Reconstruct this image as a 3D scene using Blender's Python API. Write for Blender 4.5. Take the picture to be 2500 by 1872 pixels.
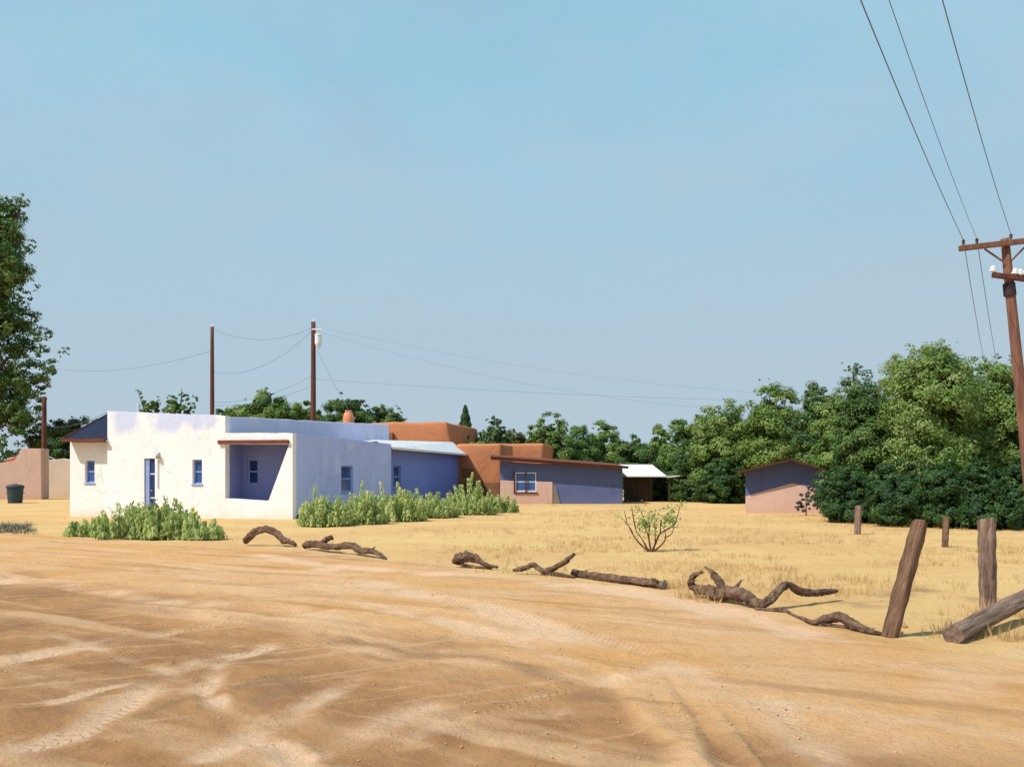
import bpy, math, random
import numpy as np
from mathutils import Vector, Matrix, noise as mnoise
from mathutils.geometry import tessellate_polygon

for o in list(bpy.data.objects):
    bpy.data.objects.remove(o)
SC = bpy.context.scene
COL = SC.collection
random.seed(7)
RNG = np.random.default_rng(7)
R = math.radians

# ------------------------------------------------------------------ camera
FPX, EYE, HZ = 2250.0, 1.6, 1160.0          # focal length in photo pixels, eye height, horizon row
cam_d = bpy.data.cameras.new('camera')
cam_d.sensor_width = 36.0
cam_d.lens = 36.0 * FPX / 2500.0
cam_d.shift_y = (HZ - 936.0) / 2500.0
cam_d.clip_start = 0.1
cam_d.clip_end = 9000
cam = bpy.data.objects.new('camera', cam_d)
cam.location = (0, 0, EYE)
cam.rotation_euler = (R(90), 0, 0)
COL.objects.link(cam)
SC.camera = cam

# ------------------------------------------------------------------ sky, sun, exposure
SUN_EL = R(50)
SUN_H = Vector((-0.84, -0.54)).normalized()           # horizontal direction towards the sun
world = bpy.data.worlds.new('World')
SC.world = world
world.use_nodes = True
wn, wl = world.node_tree.nodes, world.node_tree.links
wn.clear()
sky = wn.new('ShaderNodeTexSky')
sky.sky_type = 'NISHITA'
sky.sun_disc = False
sky.sun_elevation = SUN_EL
sky.sun_rotation = math.atan2(SUN_H.x, SUN_H.y)
sky.altitude = 900
sky.air_density = 1.15
sky.dust_density = 1.0
sky.ozone_density = 1.2
tc = wn.new('ShaderNodeTexCoord')
mp = wn.new('ShaderNodeMapping')
mp.inputs['Scale'].default_value = (1.0, 1.0, 2.6)
nz = wn.new('ShaderNodeTexNoise')
nz.inputs['Scale'].default_value = 2.6
nz.inputs['Detail'].default_value = 5
nz.inputs['Roughness'].default_value = 0.55
nz.inputs['Distortion'].default_value = 0.6
rp = wn.new('ShaderNodeValToRGB')
rp.color_ramp.elements[0].position = 0.33
rp.color_ramp.elements[0].color = (0, 0, 0, 1)
rp.color_ramp.elements[1].position = 0.78
rp.color_ramp.elements[1].color = (0.8, 0.8, 0.8, 1)
mx = wn.new('ShaderNodeMix')
mx.data_type = 'RGBA'
mx.inputs['B'].default_value = (2.35, 5.0, 6.5, 1)     # clearer blue between the thin haze
bg = wn.new('ShaderNodeBackground')
bg.inputs['Strength'].default_value = 0.10
wo = wn.new('ShaderNodeOutputWorld')
wl.new(tc.outputs['Generated'], mp.inputs['Vector'])
wl.new(mp.outputs['Vector'], nz.inputs['Vector'])
wl.new(nz.outputs['Fac'], rp.inputs['Fac'])
wl.new(rp.outputs['Color'], mx.inputs['Factor'])
gm = wn.new('ShaderNodeGamma')                        # thin even haze: a flatter sky from zenith to horizon
gm.inputs['Gamma'].default_value = 0.12
hz = wn.new('ShaderNodeMix')
hz.data_type = 'RGBA'
hz.blend_type = 'MULTIPLY'
hz.inputs['Factor'].default_value = 1.0
hz.inputs['B'].default_value = (2.45, 3.85, 4.65, 1)
wl.new(sky.outputs['Color'], gm.inputs['Color'])
wl.new(gm.outputs['Color'], hz.inputs['A'])
wl.new(hz.outputs['Result'], mx.inputs['A'])
nz2 = wn.new('ShaderNodeTexNoise')
nz2.inputs['Scale'].default_value = 3.4
nz2.inputs['Detail'].default_value = 6
nz2.inputs['Roughness'].default_value = 0.6
mp2 = wn.new('ShaderNodeMapping')
mp2.inputs['Location'].default_value = (4.3, 1.7, 0.4)
mp2.inputs['Scale'].default_value = (1.0, 1.0, 2.2)
rp2 = wn.new('ShaderNodeValToRGB')
rp2.color_ramp.elements[0].position = 0.42
rp2.color_ramp.elements[0].color = (0, 0, 0, 1)
rp2.color_ramp.elements[1].position = 0.72
rp2.color_ramp.elements[1].color = (0.5, 0.5, 0.5, 1)
mx2 = wn.new('ShaderNodeMix')
mx2.data_type = 'RGBA'
mx2.inputs['B'].default_value = (3.6, 4.7, 5.5, 1)    # pale lavender veil
wl.new(tc.outputs['Generated'], mp2.inputs['Vector'])
wl.new(mp2.outputs['Vector'], nz2.inputs['Vector'])
wl.new(nz2.outputs['Fac'], rp2.inputs['Fac'])
wl.new(rp2.outputs['Color'], mx2.inputs['Factor'])
wl.new(mx.outputs['Result'], mx2.inputs['A'])
sp = wn.new('ShaderNodeSeparateXYZ')
wl.new(tc.outputs['Generated'], sp.inputs[0])
hr = wn.new('ShaderNodeMapRange')                     # greyer haze low over the whole horizon
hr.interpolation_type = 'SMOOTHSTEP'
for nm_, v_ in (('From Min', 0.46), ('From Max', 0.02), ('To Min', 0.0), ('To Max', 0.85)):
    hr.inputs[nm_].default_value = v_
wl.new(sp.outputs['Z'], hr.inputs['Value'])
mx3 = wn.new('ShaderNodeMix')
mx3.data_type = 'RGBA'
mx3.inputs['B'].default_value = (3.75, 4.5, 5.2, 1)
wl.new(hr.outputs['Result'], mx3.inputs['Factor'])
wl.new(mx2.outputs['Result'], mx3.inputs['A'])
wl.new(mx3.outputs['Result'], bg.inputs['Color'])
wl.new(bg.outputs['Background'], wo.inputs['Surface'])

sun_d = bpy.data.lights.new('sun', 'SUN')
sun_d.energy = 3.9
sun_d.angle = R(0.5)
sun_d.color = (1.0, 0.95, 0.88)
sun = bpy.data.objects.new('sun', sun_d)
sd = Vector((SUN_H.x * math.cos(SUN_EL), SUN_H.y * math.cos(SUN_EL), math.sin(SUN_EL)))
sun.rotation_euler = sd.to_track_quat('Z', 'Y').to_euler()
sun.location = sd * 60
COL.objects.link(sun)

SC.view_settings.view_transform = 'Standard'
SC.view_settings.look = 'None'
SC.view_settings.exposure = 0.35
SC.view_settings.gamma = 1.0
SC.view_settings.use_curve_mapping = False
SC.cycles.max_bounces = 6

# ------------------------------------------------------------------ helpers: pixels to the place
def ground_y(py):
    return FPX * EYE / (py - HZ)

def at(px, py, Y):
    return Vector(((px - 1250.0) * Y / FPX, Y, EYE - (py - HZ) * Y / FPX))

def gp(px, py):
    Y = ground_y(py)
    return Vector(((px - 1250.0) * Y / FPX, Y, 0.0))

class Frame:
    """upright local frame at a ground point, turned by yaw about z"""
    def __init__(self, origin, yaw):
        self.o = Vector(origin); self.yaw = yaw
        self.ex = Vector((math.cos(yaw), math.sin(yaw), 0)); self.ey = Vector((-math.sin(yaw), math.cos(yaw), 0))
    def on_y(self, px, py, yl):
        d = Vector(((px - 1250) / FPX, 1, -(py - HZ) / FPX)); c = Vector((0, 0, EYE))
        t = ((self.o + self.ey * yl - c).dot(self.ey)) / d.dot(self.ey)
        p = c + d * t
        return (p - self.o).dot(self.ex), p.z
    def on_x(self, px, py, xl):
        d = Vector(((px - 1250) / FPX, 1, -(py - HZ) / FPX)); c = Vector((0, 0, EYE))
        t = ((self.o + self.ex * xl - c).dot(self.ex)) / d.dot(self.ex)
        p = c + d * t
        return (p - self.o).dot(self.ey), p.z

# ------------------------------------------------------------------ helpers: objects
def tag(o, label=None, cat=None, group=None, kind=None):
    if label: o['label'] = label
    if cat: o['category'] = cat
    if group: o['group'] = group
    if kind: o['kind'] = kind
    return o

def empty(name, loc, yaw=0.0):
    o = bpy.data.objects.new(name, None)
    o.empty_display_size = 0.2
    o.location = loc
    o.rotation_euler = (0, 0, yaw)
    COL.objects.link(o)
    return o

def link(name, me, mat, parent=None, smooth=False, bevel=0.0, seg=2):
    if mat: me.materials.append(mat)
    o = bpy.data.objects.new(name, me)
    COL.objects.link(o)
    if parent: o.parent = parent
    if smooth:
        me.polygons.foreach_set('use_smooth', [True] * len(me.polygons))
    if bevel:
        b = o.modifiers.new('bevel', 'BEVEL')
        b.width = bevel; b.segments = seg; b.limit_method = 'ANGLE'; b.angle_limit = R(35)
    return o

class MB:
    def __init__(self): self.v, self.f = [], []
    def add(self, vs, fs):
        n = len(self.v); self.v += [tuple(p) for p in vs]; self.f += [tuple(i + n for i in q) for q in fs]
        return self
    def box(self, x0, x1, y0, y1, z0, z1, T=None):
        vs = [(x, y, z) for z in (z0, z1) for y in (y0, y1) for x in (x0, x1)]
        if T: vs = [T(*p) for p in vs]
        return self.add(vs, [(0, 2, 3, 1), (4, 5, 7, 6), (0, 1, 5, 4), (2, 6, 7, 3), (0, 4, 6, 2), (1, 3, 7, 5)])
    def hexa(self, b, t):
        """four bottom and four top corners, both going round the same way"""
        return self.add(list(b) + list(t), [(3, 2, 1, 0), (4, 5, 6, 7)] + [(i, (i + 1) % 4, 4 + (i + 1) % 4, 4 + i) for i in range(4)])
    def tube(self, pts, rads, n=8, wob=0.0, seed=0, caps=True, sq=None, groove=0.0):
        pts = [Vector(p) for p in pts]; m = len(pts); rings = []
        up = Vector((0.02, 0.03, 1))
        prev = None
        for i, p in enumerate(pts):
            d = (pts[min(i + 1, m - 1)] - pts[max(i - 1, 0)]).normalized()
            a = (prev - d * prev.dot(d)) if prev is not None else d.cross(up)
            if a.length < 1e-4: a = d.cross(Vector((1, 0, 0)))
            a.normalize(); prev = a; b = d.cross(a)
            ring = []
            for k in range(n):
                th = 2 * math.pi * k / n
                r = rads[i]
                if sq: r *= 1.0 / max(abs(math.cos(th)), abs(math.sin(th))) ** sq
                if groove: r *= 1 + groove * math.sin(4 * th + i * 0.22 + seed) + groove * 0.6 * math.sin(7 * th - i * 0.13 + seed * 2)
                if wob:
                    q = Vector((math.cos(th) * 1.7 + seed, math.sin(th) * 1.7, i * 0.33 + seed * 3.1))
                    r *= 1 + wob * mnoise.noise(q) + wob * 0.6 * mnoise.noise(q * 2.7)
                ring.append(p + a * (math.cos(th) * r) + b * (math.sin(th) * r))
            rings.append(ring)
        vs = [q for r_ in rings for q in r_]
        fs = [(i * n + k, i * n + (k + 1) % n, (i + 1) * n + (k + 1) % n, (i + 1) * n + k) for i in range(m - 1) for k in range(n)]
        if caps:
            fs.append(tuple(range(n - 1, -1, -1))); fs.append(tuple((m - 1) * n + k for k in range(n)))
        return self.add(vs, fs)
    def lathe(self, c, prof, n=14):
        c = Vector(c); vs, fs = [], []
        for r, z in prof:
            for k in range(n):
                th = 2 * math.pi * k / n
                vs.append(c + Vector((r * math.cos(th), r * math.sin(th), z)))
        m = len(prof)
        fs = [(i * n + k, i * n + (k + 1) % n, (i + 1) * n + (k + 1) % n, (i + 1) * n + k) for i in range(m - 1) for k in range(n)]
        fs.append(tuple(range(n - 1, -1, -1))); fs.append(tuple((m - 1) * n + k for k in range(n)))
        return self.add(vs, fs)
    def wall(self, outer, holes, t, T, b0=0.0):
        """a wall slab: outline and openings in (along, up), thickness t going inwards from b0"""
        loops = [outer] + list(holes)
        tri = tessellate_polygon([[Vector((p[0], p[1], 0)) for p in lp] for lp in loops])
        flat = [p for lp in loops for p in lp]; n = len(flat)
        vs = [T(p[0], b0, p[1]) for p in flat] + [T(p[0], b0 + t, p[1]) for p in flat]
        fs = []
        for q in tri:
            fs.append(tuple(q)); fs.append(tuple(i + n for i in reversed(q)))
        s = 0
        for lp in loops:
            k = len(lp)
            for i in range(k):
                a, b = s + i, s + (i + 1) % k
                fs.append((a, b, b + n, a + n))
            s += k
        return self.add(vs, fs)
    def mesh(self, name):
        me = bpy.data.meshes.new(name)
        me.from_pydata(self.v, [], self.f)
        me.validate()
        import bmesh
        bm = bmesh.new(); bm.from_mesh(me)
        bmesh.ops.recalc_face_normals(bm, faces=bm.faces[:])
        bm.to_mesh(me); bm.free()
        return me
    def build(self, name, mat, parent=None, smooth=False, bevel=0.0, seg=2):
        return link(name, self.mesh(name), mat, parent, smooth, bevel, seg)

def catmull(pts, n):
    """resample a list of tuples (any dimension) smoothly"""
    P = [np.array(p, float) for p in pts]
    P = [2 * P[0] - P[1]] + P + [2 * P[-1] - P[-2]]
    out = []
    segs = len(P) - 3
    for i in range(n):
        s = i / (n - 1) * segs; k = min(int(s), segs - 1); t = s - k
        a, b, c, d = P[k:k + 4]
        out.append(0.5 * (2 * b + (c - a) * t + (2 * a - 5 * b + 4 * c - d) * t * t + (3 * b - a - 3 * c + d) * t ** 3))
    return out

# ------------------------------------------------------------------ helpers: materials
def srgb(r, g, b):
    f = lambda c: ((c / 255 + 0.055) / 1.055) ** 2.4 if c > 10 else c / 255 / 12.92
    return (f(r), f(g), f(b), 1)

def scale(c, k): return (c[0] * k, c[1] * k, c[2] * k, 1)

def material(name, c1, c2=None, rough=0.85, nscale=2.0, bump=0.3, bscale=30.0, stretch=(1, 1, 1), spec=0.2, c3=None, bdist=0.02, coord='Object'):
    m = bpy.data.materials.new(name); m.use_nodes = True
    n, l = m.node_tree.nodes, m.node_tree.links
    p = n['Principled BSDF']
    p.inputs['Roughness'].default_value = rough
    p.inputs['Specular IOR Level'].default_value = spec
    t = n.new('ShaderNodeTexCoord'); mpn = n.new('ShaderNodeMapping'); mpn.inputs['Scale'].default_value = stretch
    l.new(t.outputs[coord], mpn.inputs['Vector'])
    a = n.new('ShaderNodeTexNoise'); a.inputs['Scale'].default_value = nscale; a.inputs['Detail'].default_value = 6; a.inputs['Roughness'].default_value = 0.62
    l.new(mpn.outputs['Vector'], a.inputs['Vector'])
    r = n.new('ShaderNodeValToRGB'); e = r.color_ramp.elements
    e[0].position = 0.33; e[0].color = c1; e[1].position = 0.67; e[1].color = c2 or c1
    if c3:
        q = e.new(0.80); q.color = c3
    l.new(a.outputs['Fac'], r.inputs['Fac']); l.new(r.outputs['Color'], p.inputs['Base Color'])
    if bump:
        b = n.new('ShaderNodeTexNoise'); b.inputs['Scale'].default_value = bscale; b.inputs['Detail'].default_value = 5
        l.new(mpn.outputs['Vector'], b.inputs['Vector'])
        bp = n.new('ShaderNodeBump'); bp.inputs['Strength'].default_value = bump; bp.inputs['Distance'].default_value = bdist
        l.new(b.outputs['Fac'], bp.inputs['Height']); l.new(bp.outputs['Normal'], p.inputs['Normal'])
    return m

def stucco(name, base, dirt, stain_shade, shade_z=None, patch=None):
    """plastered adobe: mottled colour, dusty splash at the foot, weather streaks, and shade painted in below the parapet"""
    m = bpy.data.materials.new(name); m.use_nodes = True
    n, l = m.node_tree.nodes, m.node_tree.links
    p = n['Principled BSDF']; p.inputs['Roughness'].default_value = 0.92; p.inputs['Specular IOR Level'].default_value = 0.12
    t = n.new('ShaderNodeTexCoord')
    def nse(sc, det=5, st=(1, 1, 1), rgh=0.6):
        k = n.new('ShaderNodeMapping'); k.inputs['Scale'].default_value = st; l.new(t.outputs['Object'], k.inputs['Vector'])
        q = n.new('ShaderNodeTexNoise'); q.inputs['Scale'].default_value = sc; q.inputs['Detail'].default_value = det; q.inputs['Roughness'].default_value = rgh
        l.new(k.outputs['Vector'], q.inputs['Vector']); return q.outputs['Fac']
    def mr(v, a, b, c=0.0, d=1.0):
        k = n.new('ShaderNodeMapRange'); k.interpolation_type = 'SMOOTHSTEP'
        for nm, x in (('From Min', a), ('From Max', b), ('To Min', c), ('To Max', d)): k.inputs[nm].default_value = x
        l.new(v, k.inputs['Value']); return k.outputs['Result']
    def mul(a, b):
        k = n.new('ShaderNodeMath'); k.operation = 'MULTIPLY'; l.new(a, k.inputs[0])
        if isinstance(b, float): k.inputs[1].default_value = b
        else: l.new(b, k.inputs[1])
        return k.outputs[0]
    def add(a, b):
        k = n.new('ShaderNodeMath'); k.operation = 'ADD'; l.new(a, k.inputs[0]); l.new(b, k.inputs[1]); return k.outputs[0]
    def mix(f, A, B):
        k = n.new('ShaderNodeMix'); k.data_type = 'RGBA'; l.new(f, k.inputs['Factor'])
        for s, x in (('A', A), ('B', B)):
            if isinstance(x, tuple): k.inputs[s].default_value = x
            else: l.new(x, k.inputs[s])
        return k.outputs['Result']
    sep = n.new('ShaderNodeSeparateXYZ'); l.new(t.outputs['Object'], sep.inputs[0]); z = sep.outputs['Z']
    c = mix(mr(nse(0.9), 0.35, 0.7), base, scale(base, 0.92))
    c = mix(mul(mr(nse(5.0, 6), 0.5, 0.75), 0.16), c, dirt)
    foot = mul(mr(add(z, mul(nse(1.6), 0.9)), 1.0, 0.35), 0.65)
    c = mix(foot, c, dirt)
    if shade_z:
        st = mul(mr(add(z, mul(nse(1.1, 4, (1, 1, 0.25)), 1.6)), shade_z + 0.35, shade_z + 0.75), mr(nse(0.55, 3, (1, 1, 0.3)), 0.44, 0.56))  # bluish shade patches painted in towards the top of the wall
        c = mix(mul(st, 0.75), c, stain_shade)
    stk = mul(mr(nse(2.4, 4, (1, 1, 0.08)), 0.6, 0.75), 0.3)
    c = mix(stk, c, stain_shade)
    # hairline cracks and patches of newer plaster
    kd = n.new('ShaderNodeTexNoise'); kd.inputs['Scale'].default_value = 1.6; kd.inputs['Detail'].default_value = 4; l.new(t.outputs['Object'], kd.inputs['Vector'])
    ka = n.new('ShaderNodeMix'); ka.data_type = 'VECTOR'; ka.inputs['Factor'].default_value = 0.35; l.new(t.outputs['Object'], ka.inputs['A']); l.new(kd.outputs['Color'], ka.inputs['B'])
    kv = n.new('ShaderNodeTexVoronoi'); kv.feature = 'DISTANCE_TO_EDGE'; kv.inputs['Scale'].default_value = 0.9; l.new(ka.outputs['Result'], kv.inputs['Vector'])
    crk = mul(mr(kv.outputs['Distance'], 0.014, 0.004), mr(nse(0.5, 3), 0.50, 0.60))
    c = mix(mul(crk, 0.55), c, scale(dirt, 0.55))
    if patch: c = mix(mul(mr(nse(0.75, 5), 0.55, 0.66), 0.7), c, patch)
    l.new(c, p.inputs['Base Color'])
    b1 = n.new('ShaderNodeBump'); b1.inputs['Strength'].default_value = 0.45; b1.inputs['Distance'].default_value = 0.05; l.new(nse(3.0, 4), b1.inputs['Height'])
    b2 = n.new('ShaderNodeBump'); b2.inputs['Strength'].default_value = 0.4; b2.inputs['Distance'].default_value = 0.008; l.new(nse(45.0, 4), b2.inputs['Height'])
    l.new(b1.outputs['Normal'], b2.inputs['Normal']); l.new(b2.outputs['Normal'], p.inputs['Normal'])
    return m

def leaf_mat(name, stops, trans=0.3):
    m = bpy.data.materials.new(name); m.use_nodes = True
    n, l = m.node_tree.nodes, m.node_tree.links
    n.remove(n['Principled BSDF'])
    out = n['Material Output']
    at_ = n.new('ShaderNodeAttribute'); at_.attribute_name = 'tint'
    r = n.new('ShaderNodeValToRGB'); e = r.color_ramp.elements
    e[0].position = 0.0; e[0].color = stops[0]; e[1].position = 1.0; e[1].color = stops[-1]
    for i in range(1, len(stops) - 1):
        e.new(i / (len(stops) - 1)).color = stops[i]
    l.new(at_.outputs['Fac'], r.inputs['Fac'])
    d = n.new('ShaderNodeBsdfPrincipled'); d.inputs['Roughness'].default_value = 0.55; d.inputs['Specular IOR Level'].default_value = 0.25
    tr = n.new('ShaderNodeBsdfTranslucent'); ms = n.new('ShaderNodeMixShader'); ms.inputs[0].default_value = trans
    l.new(r.outputs['Color'], d.inputs['Base Color']); l.new(r.outputs['Color'], tr.inputs['Color'])
    l.new(d.outputs[0], ms.inputs[1]); l.new(tr.outputs[0], ms.inputs[2]); l.new(ms.outputs[0], out.inputs['Surface'])
    return m

M = {}
M['white'] = stucco('white_limewash', (0.87, 0.83, 0.82, 1), (0.74, 0.64, 0.53, 1), (0.50, 0.55, 0.78, 1), shade_z=3.55)
M['annex_white'] = stucco('annex_limewash', (0.87, 0.82, 0.80, 1), (0.72, 0.52, 0.40, 1), (0.54, 0.58, 0.72, 1))
M['peri_shade'] = stucco('periwinkle_wall_shade', (0.48, 0.55, 0.92, 1), (0.52, 0.53, 0.80, 1), (0.38, 0.46, 0.86, 1), patch=(0.58, 0.63, 0.93, 1))  # white side walls in shade, the blue of the shade put into the colour
M['indigo_shade'] = stucco('indigo_porch_shade', (0.22, 0.25, 0.52, 1), (0.27, 0.27, 0.46, 1), (0.16, 0.19, 0.44, 1))  # porch interior: deep blue shade painted onto white walls
M['lilac_shade'] = stucco('pale_lilac_wall_shade', (0.62, 0.65, 0.88, 1), (0.62, 0.60, 0.74, 1), (0.52, 0.56, 0.82, 1), patch=(0.72, 0.70, 0.84, 1))  # main block's shaded side, same painted shade in a paler tone
M['cobalt_shade'] = stucco('cobalt_wing_shade', (0.19, 0.26, 0.64, 1), (0.25, 0.29, 0.56, 1), (0.14, 0.20, 0.54, 1))  # rear wing wall: its deep shade painted in as cobalt
M['navy_shade'] = stucco('navy_eave_shade', (0.105, 0.130, 0.265, 1), (0.15, 0.155, 0.26, 1), (0.075, 0.095, 0.21, 1))  # shade under the eaves of low house and shed, painted in as navy
M['pink'] = stucco('rose_plaster', (0.60, 0.40, 0.33, 1), (0.52, 0.33, 0.24, 1), (0.42, 0.28, 0.24, 1))
M['rose'] = stucco('dull_rose_plaster', (0.52, 0.35, 0.28, 1), (0.48, 0.26, 0.16, 1), (0.28, 0.17, 0.13, 1))
M['beige'] = stucco('beige_plaster', (0.64, 0.50, 0.39, 1), (0.55, 0.37, 0.24, 1), (0.44, 0.36, 0.33, 1))
M['sage_plaster'] = stucco('grey_green_plaster', (0.20, 0.19, 0.16, 1), (0.25, 0.2, 0.15, 1), (0.15, 0.15, 0.13, 1))
M['adobe'] = stucco('terracotta_adobe', (0.50, 0.195, 0.092, 1), (0.44, 0.18, 0.09, 1), (0.33, 0.145, 0.08, 1), patch=(0.40, 0.17, 0.09, 1))
M['adobe_dark'] = stucco('brown_adobe', (0.22, 0.11, 0.055, 1), (0.30, 0.16, 0.08, 1), (0.16, 0.085, 0.05, 1))
M['beam'] = material('red_brown_beam', srgb(128, 74, 58), srgb(98, 54, 42), 0.8, 3, 0.5, 20, (1, 1, 6))
M['fascia'] = material('dark_brown_fascia', srgb(98, 54, 40), srgb(66, 36, 28), 0.8, 2, 0.5, 20, (1, 1, 6))
M['roof_white'] = material('white_painted_metal', (0.80, 0.77, 0.76, 1), (0.66, 0.63, 0.64, 1), 0.5, 1.4, 0.15, 12, spec=0.4)
M['roof_navy'] = material('navy_metal_roofing', srgb(38, 44, 74), srgb(28, 32, 56), 0.55, 2.2, 0.2, 14, spec=0.4)
M['gravel_roof'] = material('flat_roof_felt', (0.28, 0.25, 0.22, 1), (0.2, 0.18, 0.16, 1))
M['blue_frame'] = material('blue_painted_frame', srgb(150, 168, 210), srgb(124, 144, 196), 0.6, 6, 0.3, 40)
M['white_frame'] = material('white_painted_frame', (0.74, 0.74, 0.78, 1), (0.62, 0.63, 0.7, 1), 0.6, 6, 0.3, 40)
M['door_blue'] = material('blue_door_paint', srgb(66, 88, 158), srgb(50, 70, 136), 0.5, 5, 0.3, 30)
M['glass'] = material('blue_window_glass', srgb(58, 96, 150), srgb(44, 74, 128), 0.12, 1.4, 0.05, 3, spec=0.6)
M['dark_glass'] = material('dark_window_glass', srgb(36, 60, 110), srgb(28, 46, 92), 0.12, 1.4, 0.05, 3, spec=0.6)
M['terracotta'] = material('terracotta_pot', srgb(222, 150, 108), srgb(196, 118, 82), 0.85, 8, 0.4, 40)
M['pole'] = material('creosoted_pole', srgb(112, 70, 58), srgb(78, 48, 42), 0.85, 1.5, 0.6, 10, (6, 6, 0.6))
M['pole_light'] = material('weathered_pole', srgb(138, 98, 80), srgb(98, 66, 58), 0.85, 1.5, 0.6, 10, (6, 6, 0.6))
M['post'] = material('grey_brown_post', srgb(166, 140, 122), srgb(100, 78, 68), 0.9, 3.0, 1.0, 16, (6, 6, 0.5), c3=srgb(136, 116, 106), bdist=0.03)
M['post_dark'] = material('brown_post', srgb(148, 116, 94), srgb(82, 58, 46), 0.9, 3.0, 1.0, 16, (6, 6, 0.5), c3=srgb(122, 98, 84), bdist=0.03)
M['log'] = material('weathered_driftwood', srgb(132, 104, 84), srgb(64, 47, 40), 0.9, 9.0, 1.0, 22, (1, 1, 1), c3=srgb(88, 74, 68), bdist=0.04)
M['log_end'] = material('sawn_log_end', srgb(148, 142, 140), srgb(110, 100, 98), 0.9, 14.0, 0.6, 40)
M['wire'] = material('cable_sheath', (0.10, 0.14, 0.26, 1), None, 0.6, 1, 0)
M['steel'] = material('galvanised_steel', (0.42, 0.42, 0.44, 1), (0.3, 0.3, 0.32, 1), 0.5, 8, 0.1, 30, spec=0.5)
M['porcelain'] = material('white_porcelain', (0.85, 0.84, 0.85, 1), (0.75, 0.74, 0.78, 1), 0.25, 5, 0, spec=0.5)
M['trans'] = material('transformer_paint', (0.76, 0.76, 0.8, 1), (0.62, 0.62, 0.68, 1), 0.5, 5, 0.1, 20, spec=0.4)
M['bin'] = material('dark_teal_plastic', srgb(44, 66, 70), srgb(34, 52, 58), 0.6, 5, 0.2, 20, spec=0.4)
M['brown_boards'] = material('dark_brown_boards', srgb(74, 62, 50), srgb(54, 44, 36), 0.9, 2, 0.5, 20, (6, 6, 0.5))
M['red_tile'] = material('red_roof_paint', srgb(178, 76, 48), srgb(150, 60, 40), 0.8, 4, 0.3, 20)
M['bark'] = material('tree_bark', (0.10, 0.07, 0.05, 1), (0.055, 0.04, 0.03, 1), 0.95, 4, 0.8, 14, (3, 3, 0.6))
M['twig'] = material('dry_twigs', srgb(116, 82, 58), srgb(82, 56, 42), 0.9, 8, 0.4, 40)
M['stem_green'] = material('green_stems', (0.14, 0.17, 0.07, 1), (0.10, 0.12, 0.05, 1), 0.8, 8, 0)
M['stone'] = material('tan_stones', srgb(176, 132, 96), srgb(136, 98, 72), 0.95, 3, 0.6, 20)
M['grit'] = material('sandy_grit', srgb(212, 166, 118), srgb(176, 130, 90), 0.95, 3, 0.4, 20)
M['dark_stone'] = material('dark_stone', srgb(60, 52, 54), srgb(44, 38, 42), 0.9, 5, 0.6, 20)
M['yellow'] = material('yellow_petals', (0.85, 0.62, 0.08, 1), (0.82, 0.52, 0.05, 1), 0.7, 5, 0)
M['leaf_dark'] = leaf_mat('dark_green_leaves', [(0.034, 0.080, 0.026, 1), (0.074, 0.145, 0.034, 1), (0.132, 0.210, 0.048, 1), (0.215, 0.285, 0.095, 1)], 0.35)
M['leaf_mid'] = leaf_mat('mid_green_leaves', [(0.060, 0.120, 0.026, 1), (0.130, 0.215, 0.040, 1), (0.215, 0.305, 0.070, 1), (0.320, 0.395, 0.150, 1)], 0.35)
M['leaf_olive'] = leaf_mat('olive_leaves', [(0.045, 0.058, 0.014, 1), (0.085, 0.105, 0.022, 1), (0.13, 0.15, 0.035, 1), (0.19, 0.20, 0.06, 1)])
M['leaf_light'] = leaf_mat('light_green_leaves', [(0.10, 0.18, 0.04, 1), (0.16, 0.26, 0.065, 1), (0.22, 0.31, 0.10, 1)], 0.4)
M['leaf_sage'] = leaf_mat('sage_green_leaves', [(0.19, 0.26, 0.09, 1), (0.36, 0.45, 0.14, 1), (0.53, 0.60, 0.21, 1), (0.66, 0.70, 0.33, 1)], 0.45)
M['leaf_grey'] = leaf_mat('grey_green_leaves', [(0.07, 0.09, 0.10, 1), (0.13, 0.15, 0.12, 1), (0.2, 0.2, 0.14, 1)])
M['straw'] = leaf_mat('dry_straw', [(0.44, 0.27, 0.11, 1), (0.58, 0.39, 0.17, 1), (0.66, 0.48, 0.24, 1)], 0.2)

# ------------------------------------------------------------------ the ground: one sheet to the horizon
def wpoly(pts):
    return np.array([[gp(x, y).x, gp(x, y).y] for x, y in pts])

def seg_dist(X, Y, poly):
    best = np.full(X.shape, 1e9)
    for (ax, ay), (bx, by) in zip(poly[:-1], poly[1:]):
        dx, dy = bx - ax, by - ay
        t = np.clip(((X - ax) * dx + (Y - ay) * dy) / (dx * dx + dy * dy + 1e-9), 0, 1)
        best = np.minimum(best, np.hypot(X - ax - t * dx, Y - ay - t * dy))
    return best

def vnoise(X, Y, s, seed):
    """smooth value noise on a hashed lattice"""
    x, y = X * s + seed * 17.3, Y * s + seed * 9.1
    xi, yi = np.floor(x).astype(np.int64), np.floor(y).astype(np.int64)
    fx, fy = x - xi, y - yi
    fx, fy = fx * fx * (3 - 2 * fx), fy * fy * (3 - 2 * fy)
    def h(a, b):
        k = (a * 374761393 + b * 668265263 + seed * 974711) & 0xFFFFFFFF
        k = ((k ^ (k >> 13)) * 1274126177) & 0xFFFFFFFF
        return ((k ^ (k >> 16)) & 0xFFFF) / 65535.0
    return (h(xi, yi) * (1 - fx) + h(xi + 1, yi) * fx) * (1 - fy) + (h(xi, yi + 1) * (1 - fx) + h(xi + 1, yi + 1) * fx) * fy

def fbm(X, Y, s, seed, o=4):
    v, a, t = 0, 1.0, 0
    for i in range(o):
        v = v + a * vnoise(X, Y, s * 2 ** i, seed + i); t += a; a *= 0.55
    return v / t

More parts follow.
